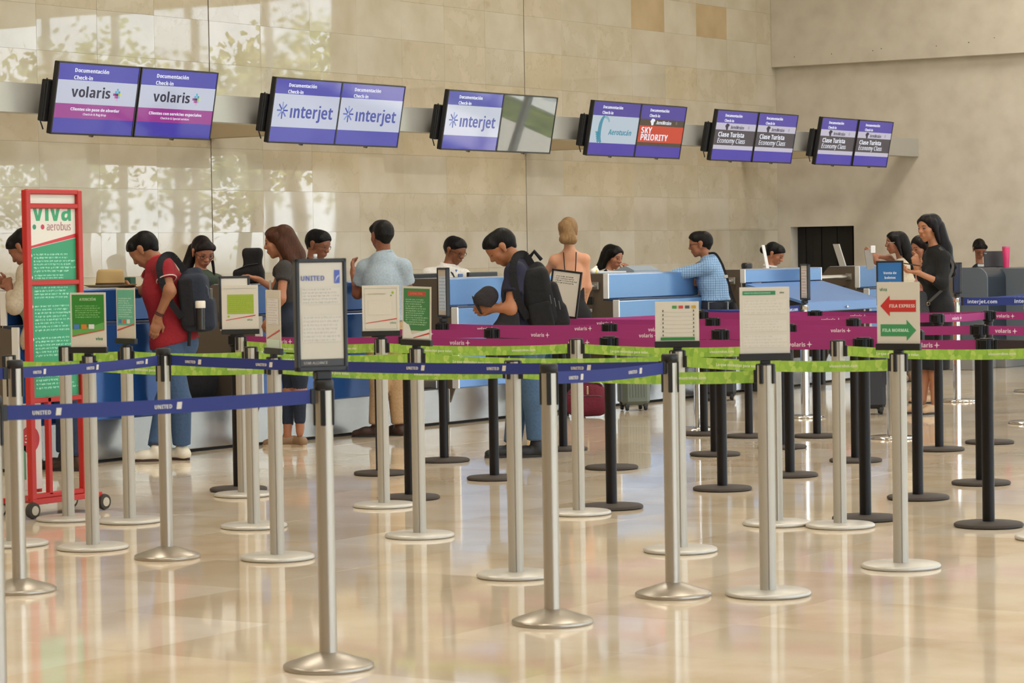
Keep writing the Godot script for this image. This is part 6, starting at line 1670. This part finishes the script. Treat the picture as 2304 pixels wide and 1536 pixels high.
# ---------------------------------------------------------------- luggage and what people carry
func suitcase(at: Vector3, turn: float, label: String, hex: String, w: float, h: float, d: float, ribs: int, handle := 0.0) -> void:
	var t := thing("suitcase", label, "suitcase", at, turn)
	var m := mat(hex, 0.45)
	part(t, "shell", box(Vector3(-w / 2, 0.05, -d / 2), Vector3(w / 2, h, d / 2), 0.035), m)
	for k in ribs:
		var x := -w / 2 + 0.06 + (w - 0.12) * k / maxf(1.0, ribs - 1.0)
		part(t, "rib", box(Vector3(x - 0.006, 0.12, -d / 2 - 0.004), Vector3(x + 0.006, h - 0.05, d / 2 + 0.004), 0.003), m)
	part(t, "seam", box(Vector3(-w / 2 - 0.002, 0.06, -0.006), Vector3(w / 2 + 0.002, h - 0.01, 0.006), 0.002), mat("2a2a28", 0.5))
	for sx in [-1.0, 1.0]:
		for sz in [-1.0, 1.0]:
			part(t, "wheel", lathe([Vector2(0.0, -0.012), Vector2(0.022, -0.012), Vector2(0.026, 0.0), Vector2(0.022, 0.012), Vector2(0.0, 0.012)], 16), mat("1d1c1b", 0.6), Vector3(sx * (w / 2 - 0.04), 0.027, sz * (d / 2 - 0.04)), Vector3(0, 0, 90))
			part(t, "wheel_fork", box(Vector3(-0.02, 0.035, -0.018), Vector3(0.02, 0.07, 0.018), 0.004), mat("2b2b29", 0.5), Vector3(sx * (w / 2 - 0.04), 0, sz * (d / 2 - 0.04)))
	part(t, "grip", tube([Vector3(-0.06, h, 0), Vector3(-0.05, h + 0.025, 0), Vector3(0.05, h + 0.025, 0), Vector3(0.06, h, 0)], 0.009, 8), mat("222120", 0.5))
	if handle > 0.0:
		part(t, "pull_handle", tube([Vector3(-0.09, h - 0.02, -d / 2 + 0.03), Vector3(-0.09, h + handle, -d / 2 + 0.03), Vector3(0.09, h + handle, -d / 2 + 0.03), Vector3(0.09, h - 0.02, -d / 2 + 0.03)], 0.008, 8), mat("8a8a88", 0.25, 0.8))

func carried() -> void:
	# navy backpack on the man in red
	var p1 := Vector3(14.223, 0, 4.508)
	var b := thing("backpack", "navy and black backpack worn by the man in red polo", "backpack", p1, YAW)
	part(b, "pack_body", blob_mesh([blob([rblock(Vector3(0.2, 1.1, 0.02), Vector3(0.045, 0.15, 0.09), 0.05, Vector3(0, 0, 3)), rblock(Vector3(0.27, 1.02, 0.02), Vector3(0.03, 0.08, 0.075), 0.04, Vector3(0, 0, 3)), bone(Vector3(0.16, 1.28, 0.02), Vector3(0.21, 1.3, 0.02), 0.06, 0.05)], 0.01, 0.025)]), cloth("222a38"))
	part(b, "side_panel", blob_mesh([blob([rblock(Vector3(0.155, 1.1, 0.125), Vector3(0.03, 0.15, 0.02), 0.025, Vector3(0, 0, 4))], 0.009, 0.02)]), cloth("121216"))
	part(b, "front_zip", tube([Vector3(0.25, 1.27, 0.12), Vector3(0.3, 1.2, 0.12), Vector3(0.315, 1.08, 0.12)], 0.004, 6), mat("4a5568", 0.5))
	part(b, "strap", ribbon([Vector3(0.14, 1.32, 0.11), Vector3(0.06, 1.43, 0.13), Vector3(0.0, 1.42, 0.19), Vector3(-0.02, 1.33, 0.24), Vector3(0.03, 1.15, 0.23), Vector3(0.12, 1.0, 0.17)], 0.045), cloth("15151a"))
	part(b, "strap_tail", tube([Vector3(0.17, 0.95, 0.12), Vector3(0.16, 0.8, 0.12)], 0.012, 6), cloth("17171b"))
	var bt := part(b, "bottle", lathe([Vector2(0.0, 0), Vector2(0.032, 0.0), Vector2(0.034, 0.15), Vector2(0.0, 0.151)], 18), mat("2b2724", 0.25), Vector3(0.25, 0.915, 0.16))
	part(bt, "bottle_cap", lathe([Vector2(0.036, 0.15), Vector2(0.036, 0.195), Vector2(0.03, 0.2), Vector2(0.0, 0.2)], 18), mat("d8d0bf", 0.4))
	part(b, "clip", box(Vector3(0.31, 1.12, 0.1), Vector3(0.33, 1.2, 0.115), 0.003), mat("6a6a66", 0.4, 0.5))
	# black backpack on the man in navy
	var p7 := Vector3(15.396, 0, 6.698)
	b = thing("backpack", "large black backpack with yellow tag worn by the man in navy", "backpack", p7, YAW)
	part(b, "pack_body", blob_mesh([blob([rblock(Vector3(0.12, 1.1, 0.03), Vector3(0.055, 0.15, 0.1), 0.055, Vector3(0, 0, 12)), bone(Vector3(0.06, 1.28, 0.03), Vector3(0.12, 1.3, 0.03), 0.06, 0.05)], 0.011, 0.025)]), cloth("131314"))
	part(b, "front_pocket", blob_mesh([blob([rblock(Vector3(0.215, 1.1, 0.03), Vector3(0.03, 0.07, 0.085), 0.035, Vector3(0, 0, 16)), rblock(Vector3(0.25, 0.97, 0.03), Vector3(0.045, 0.05, 0.09), 0.035, Vector3(0, 0, 14))], 0.01, 0.015)]), cloth("18181a"))
	part(b, "side_pocket", blob_mesh([blob([rblock(Vector3(0.14, 0.98, 0.175), Vector3(0.06, 0.07, 0.015), 0.02, Vector3(0, 0, 12))], 0.009, 0.01)]), cloth("0f0f10"))
	part(b, "strap", ribbon([Vector3(0.08, 1.33, 0.12), Vector3(0.03, 1.4, 0.14), Vector3(-0.03, 1.38, 0.2), Vector3(-0.05, 1.28, 0.245), Vector3(-0.02, 1.1, 0.24), Vector3(0.05, 0.96, 0.18)], 0.05), cloth("101011"))
	part(b, "grab_loop", tube([Vector3(0.06, 1.37, 0.0), Vector3(0.1, 1.42, 0.02), Vector3(0.15, 1.36, 0.02)], 0.014, 8), cloth("141416"))
	part(b, "yellow_tag", box(Vector3(0.095, 1.03, 0.175), Vector3(0.11, 1.09, 0.183), 0.002), mat("c8a030", 0.6), Vector3.ZERO, Vector3(0, 0, 0))
	for k in 3: part(b, "zip", tube([Vector3(0.2 + 0.03 * k, 1.12 - 0.02 * k, 0.2), Vector3(0.21 + 0.03 * k, 1.06 - 0.02 * k, 0.205)], 0.003, 5), mat("5a5a5c", 0.4, 0.4))
	var cap := thing("baseball_cap", "charcoal cap held by the man in navy polo", "cap", p7 + Vector3(0, 0, 0), YAW)
	part(cap, "crown", blob_mesh([blob([bone(Vector3(-0.25, 1.09, 0.2), Vector3(-0.22, 1.12, 0.2), 0.075, 0.07)], 0.009, 0.02, [[Vector3(-0.22, 1.045, 0.2), Vector3(-0.2, -1, 0)]])]), cloth("2a2628"))
	part(cap, "brim", blob_mesh([blob([bone(Vector3(-0.31, 1.08, 0.2), Vector3(-0.29, 1.04, 0.2), 0.05, 0.055, Vector3(0.9, 0.45, 0), 0.18)], 0.006, 0.01)]), cloth("252224"))
	var jk := thing("jacket", "dark jacket draped over the arm of the man in navy", "jacket", p7, YAW)
	part(jk, "drape", blob_mesh([blob([bone(Vector3(-0.09, 1.0, 0.21), Vector3(-0.13, 0.86, 0.22), 0.05, 0.075, Vector3.BACK, 0.6), bone(Vector3(-0.13, 0.86, 0.22), Vector3(-0.2, 0.58, 0.2), 0.085, 0.07, Vector3.BACK, 0.5, true), bone(Vector3(-0.06, 0.98, 0.22), Vector3(-0.06, 0.72, 0.22), 0.05, 0.07, Vector3.BACK, 0.5, true)], 0.011, 0.03)]), cloth("201d20"))
	# shoulder bag on the man in checks
	var p10 := Vector3(22.33, 0, 4.396)
	b = thing("shoulder_bag", "dark shoulder bag on a long strap worn over the checked shirt", "bag", p10, YAW)
	part(b, "strap", ribbon([Vector3(-0.1, 1.375, 0.1), Vector3(-0.04, 1.37, 0.17), Vector3(0.02, 1.27, 0.2), Vector3(0.07, 1.12, 0.2), Vector3(0.11, 0.98, 0.18), Vector3(0.14, 0.9, 0.16)], 0.022), cloth("17161a"))
	part(b, "buckle", box(Vector3(0.03, 1.14, 0.2), Vector3(0.07, 1.17, 0.212), 0.003), mat("b8b4ac", 0.3, 0.8))
	part(b, "bag_body", blob_mesh([blob([bone(Vector3(0.12, 0.86, 0.13), Vector3(0.16, 0.72, 0.13), 0.065, 0.08, Vector3.RIGHT, 0.6)], 0.01, 0.02)]), cloth("121215"))
	# handbag, phone and the rest of the woman in black
	var p13 := Vector3(20.669, 0, 7.359)
	b = thing("crossbody_bag", "small grey crossbody bag with strap on the woman in black", "bag", p13, YAW)
	part(b, "strap", ribbon([Vector3(0.06, 1.4, 0.12), Vector3(0.16, 1.26, 0.17), Vector3(0.12, 1.13, 0.2), Vector3(0.06, 1.04, 0.2), Vector3(-0.05, 0.94, 0.18)], 0.022), mat("3c3b3a", 0.5))
	part(b, "bag_body", blob_mesh([blob([bone(Vector3(-0.1, 0.99, 0.14), Vector3(-0.1, 0.85, 0.14), 0.05, 0.07, Vector3.BACK, 0.5)], 0.008, 0.02)]), cloth("3a3c40"))
	part(b, "ring_clip", lathe([Vector2(0.012, -0.003), Vector2(0.015, 0), Vector2(0.012, 0.003)], 14), mat("c8a860", 0.3, 0.9), Vector3(-0.05, 0.93, 0.19), Vector3(90, 0, 0))
	var ph := thing("mobile_phone", "dark phone held by the woman in black dress", "phone", p13 + Vector3(0, 1.225, 0), YAW)
	part(ph, "phone_body", box(Vector3(-0.27, -0.003, 0.22), Vector3(-0.13, 0.006, 0.29), 0.003), mat("151517", 0.2), Vector3.ZERO, Vector3(0, 0, -10))
	var pp := thing("paper_bag", "small grey paper pouch held up by the woman in cream", "paper", Vector3(24.98, 1.19, 4.75), YAW)
	part(pp, "pouch", prism_x([Vector2(-0.012, 0.0), Vector2(0.012, 0.0), Vector2(0.02, 0.2), Vector2(-0.02, 0.2)], -0.075, 0.0), mat("9a948a", 0.7), Vector3.ZERO, Vector3(0, 0, 8))
	part(pp, "white_phone", box(Vector3(-0.04, 0.16, 0.02), Vector3(0.01, 0.235, 0.03), 0.004), mat("e2e0dc", 0.3))
	# lanyard and tie of the agent in white, bracelets
	# bags on the floor
	var du := thing("duffel_bag", "black duffel bag lying on the baggage conveyor", "bag", Vector3(15.05, 0.312, 3.75), 0.0)
	part(du, "bag_body", blob_mesh([blob([bone(Vector3(-0.22, 0.17, 0.0), Vector3(0.3, 0.17, 0.05), 0.17, 0.17), bone(Vector3(-0.1, 0.25, 0.1), Vector3(0.2, 0.3, 0.1), 0.12, 0.1)], 0.014, 0.05, [[Vector3(0, 0.002, 0), Vector3.DOWN]])]), cloth("17161a"))
	part(du, "handle_loop", tube([Vector3(-0.12, 0.33, 0.14), Vector3(-0.06, 0.42, 0.16), Vector3(0.1, 0.42, 0.16), Vector3(0.16, 0.33, 0.14)], 0.012, 8), cloth("222126"))
	var ma := thing("travel_bag", "maroon travel bag with zip pocket on the floor", "bag", Vector3(19.25, 0, 4.8), YAW)
	part(ma, "bag_body", blob_mesh([blob([bone(Vector3(-0.06, 0.13, 0.0), Vector3(0.1, 0.13, 0.0), 0.125, 0.12, Vector3.BACK, 0.8), bone(Vector3(-0.03, 0.2, 0.0), Vector3(0.07, 0.21, 0.0), 0.1, 0.1, Vector3.BACK, 0.8)], 0.011, 0.03, [[Vector3(0, 0.002, 0), Vector3.DOWN]])]), cloth("6a1a2c"))
	part(ma, "zip_seam", tube([Vector3(-0.14, 0.2, 0.06), Vector3(-0.04, 0.19, 0.105), Vector3(0.1, 0.19, 0.1), Vector3(0.19, 0.17, 0.05)], 0.004, 6), mat("4a4248", 0.5))
	part(ma, "zip_pull", box(Vector3(0.01, 0.2, 0.1), Vector3(0.025, 0.27, 0.108), 0.003), mat("b09a70", 0.35, 0.6))
	part(ma, "carry_strap", tube([Vector3(-0.1, 0.28, 0.04), Vector3(-0.02, 0.33, 0.05), Vector3(0.08, 0.31, 0.05), Vector3(0.14, 0.27, 0.04)], 0.01, 6), cloth("4a1420"))
	suitcase(Vector3(20.25, 0, 4.68), YAW + 14.0, "sage green ribbed suitcase standing on the floor", "5f6658", 0.25, 0.55, 0.24, 6)
	suitcase(Vector3(20.43, 0, 6.93), YAW, "black suitcase on the floor left of the woman in black", "1a191b", 0.2, 0.4, 0.2, 0)
	suitcase(Vector3(24.05, 0, 5.3), YAW, "black suitcase beneath the blue ramp", "17171a", 0.3, 0.45, 0.22, 0)
	suitcase(Vector3(21.85, 0, 4.66), YAW, "black suitcase with extended handle beside the checked shirt man", "17171b", 0.3, 0.5, 0.2, 0, 0.42)
	var ti := thing("tote_bag", "yellow tote bag with black blotches behind the jeans", "bag", Vector3(18.83, 0, 4.55), YAW)
	var spot := mat("c8922c", 0.8)
	part(ti, "bag_body", box(Vector3(-0.06, 0.0, -0.05), Vector3(0.06, 0.3, 0.05), 0.015), spot)
	var rng := RandomNumberGenerator.new()
	rng.seed = 3
	for k in 16: part(ti, "blotch", plate(circle(Vector2(rng.randf_range(-0.045, 0.045), rng.randf_range(0.03, 0.27)), rng.randf_range(0.006, 0.014), 8)), mat("1a1410", 0.8), Vector3(0, 0, 0.05))
	part(ti, "handle_loop", tube([Vector3(-0.03, 0.29, 0), Vector3(-0.02, 0.4, 0), Vector3(0.02, 0.4, 0), Vector3(0.03, 0.29, 0)], 0.007, 6), mat("2a2018", 0.7))

func details() -> void:
	# straps of the backless dress
	var r: Node3D = crew["blonde"][0]
	var j: Dictionary = crew["blonde"][1]
	for q in [-1.0, 1.0]:
		part(r, "dress_strap", tube([j.nk + Vector3(0.055 * q, -0.005, 0.075), j.nk + Vector3(0.05 * q, -0.1, 0.118), j.nk + Vector3(0.04 * q, -0.24, 0.112)], 0.0045, 6), mat("121214", 0.7))
	# tie and lanyard of the agent in white
	r = crew["tie"][0]
	j = crew["tie"][1]
	var f: Vector3 = j.bf.normalized()
	var s := Vector3.UP.cross(f).normalized()
	var n: Vector3 = j.nk
	var st := begin()
	var k0 := n + f * 0.085 + Vector3.DOWN * 0.035
	var bs := Basis(s, Vector3.UP, f)
	add_box(st, Vector3(-0.022, -0.02, -0.01), Vector3(0.022, 0.02, 0.012), 0.006, Transform3D(bs, k0))
	add_box(st, Vector3(-0.035, -0.36, -0.006), Vector3(0.035, -0.02, 0.006), 0.004, Transform3D(bs, k0 + f * 0.045))
	part(r, "tie", st.commit(), mat("4f6f9f", 0.6))
	for q in [-1.0, 1.0]: part(r, "lanyard", tube([n + s * 0.075 * q + Vector3.UP * 0.01, n + s * 0.065 * q + f * 0.09 + Vector3.DOWN * 0.05, n + s * 0.015 * q + f * 0.145 + Vector3.DOWN * 0.22], 0.007, 6), mat("1c1c20", 0.6))
	# bracelet on the man in red
	r = crew["red"][0]
	j = crew["red"][1]
	var w: Vector3 = j.wl.lerp(j.el, 0.1)
	var d: Vector3 = (j.el - j.wl).normalized()
	var u := d.cross(Vector3.BACK).normalized()
	var v := d.cross(u)
	for b in 2:
		var ring := []
		for k in 17: ring.append(w + d * 0.012 * b + (u * cos(TAU * k / 16.0) + v * sin(TAU * k / 16.0)) * 0.03)
		part(r, "bracelet", tube(ring, 0.0045, 6), mat("4a1c1c", 0.6))
	# pocket print on the charcoal T-shirt
	r = crew["tee"][0]
	j = crew["tee"][1]
	part(r, "chest_print", box(Vector3(-0.02, -0.035, 0.0), Vector3(0.0, 0.035, 0.004)), mat("b8b2a8", 0.7), j.sl + Vector3(-0.105, -0.12, -0.06), Vector3(0, -50, 0))

func ribbon(pts: Array, w: float) -> ArrayMesh:
	var c := Curve3D.new()
	for k in pts.size():
		var tn: Vector3 = (pts[mini(k + 1, pts.size() - 1)] - pts[maxi(k - 1, 0)]) * 0.16
		c.add_point(pts[k], -tn, tn)
	var bp := c.tessellate(3, 6)
	var st := begin()
	for k in bp.size() - 1:
		var p := bp[k]
		var q := bp[k + 1]
		var d := (q - p).normalized()
		var s := d.cross(Vector3.BACK).normalized() * w * 0.5
		var n := s.cross(d).normalized() * 0.003
		var m := (p + q) * 0.5
		face(st, [p - s + n, q - s + n, q + s + n, p + s + n], m)
		face(st, [p - s - n, q - s - n, q + s - n, p + s - n], m)
		face(st, [p + s - n, q + s - n, q + s + n, p + s + n], m)
		face(st, [p - s - n, q - s - n, q - s + n, p - s + n], m)
	return st.commit()

func _ready() -> void:
	camera_and_light()
	shell()
	displays()
	counters()
	queue()
	signs()
	sizer()
	carried()
	people()
	details()
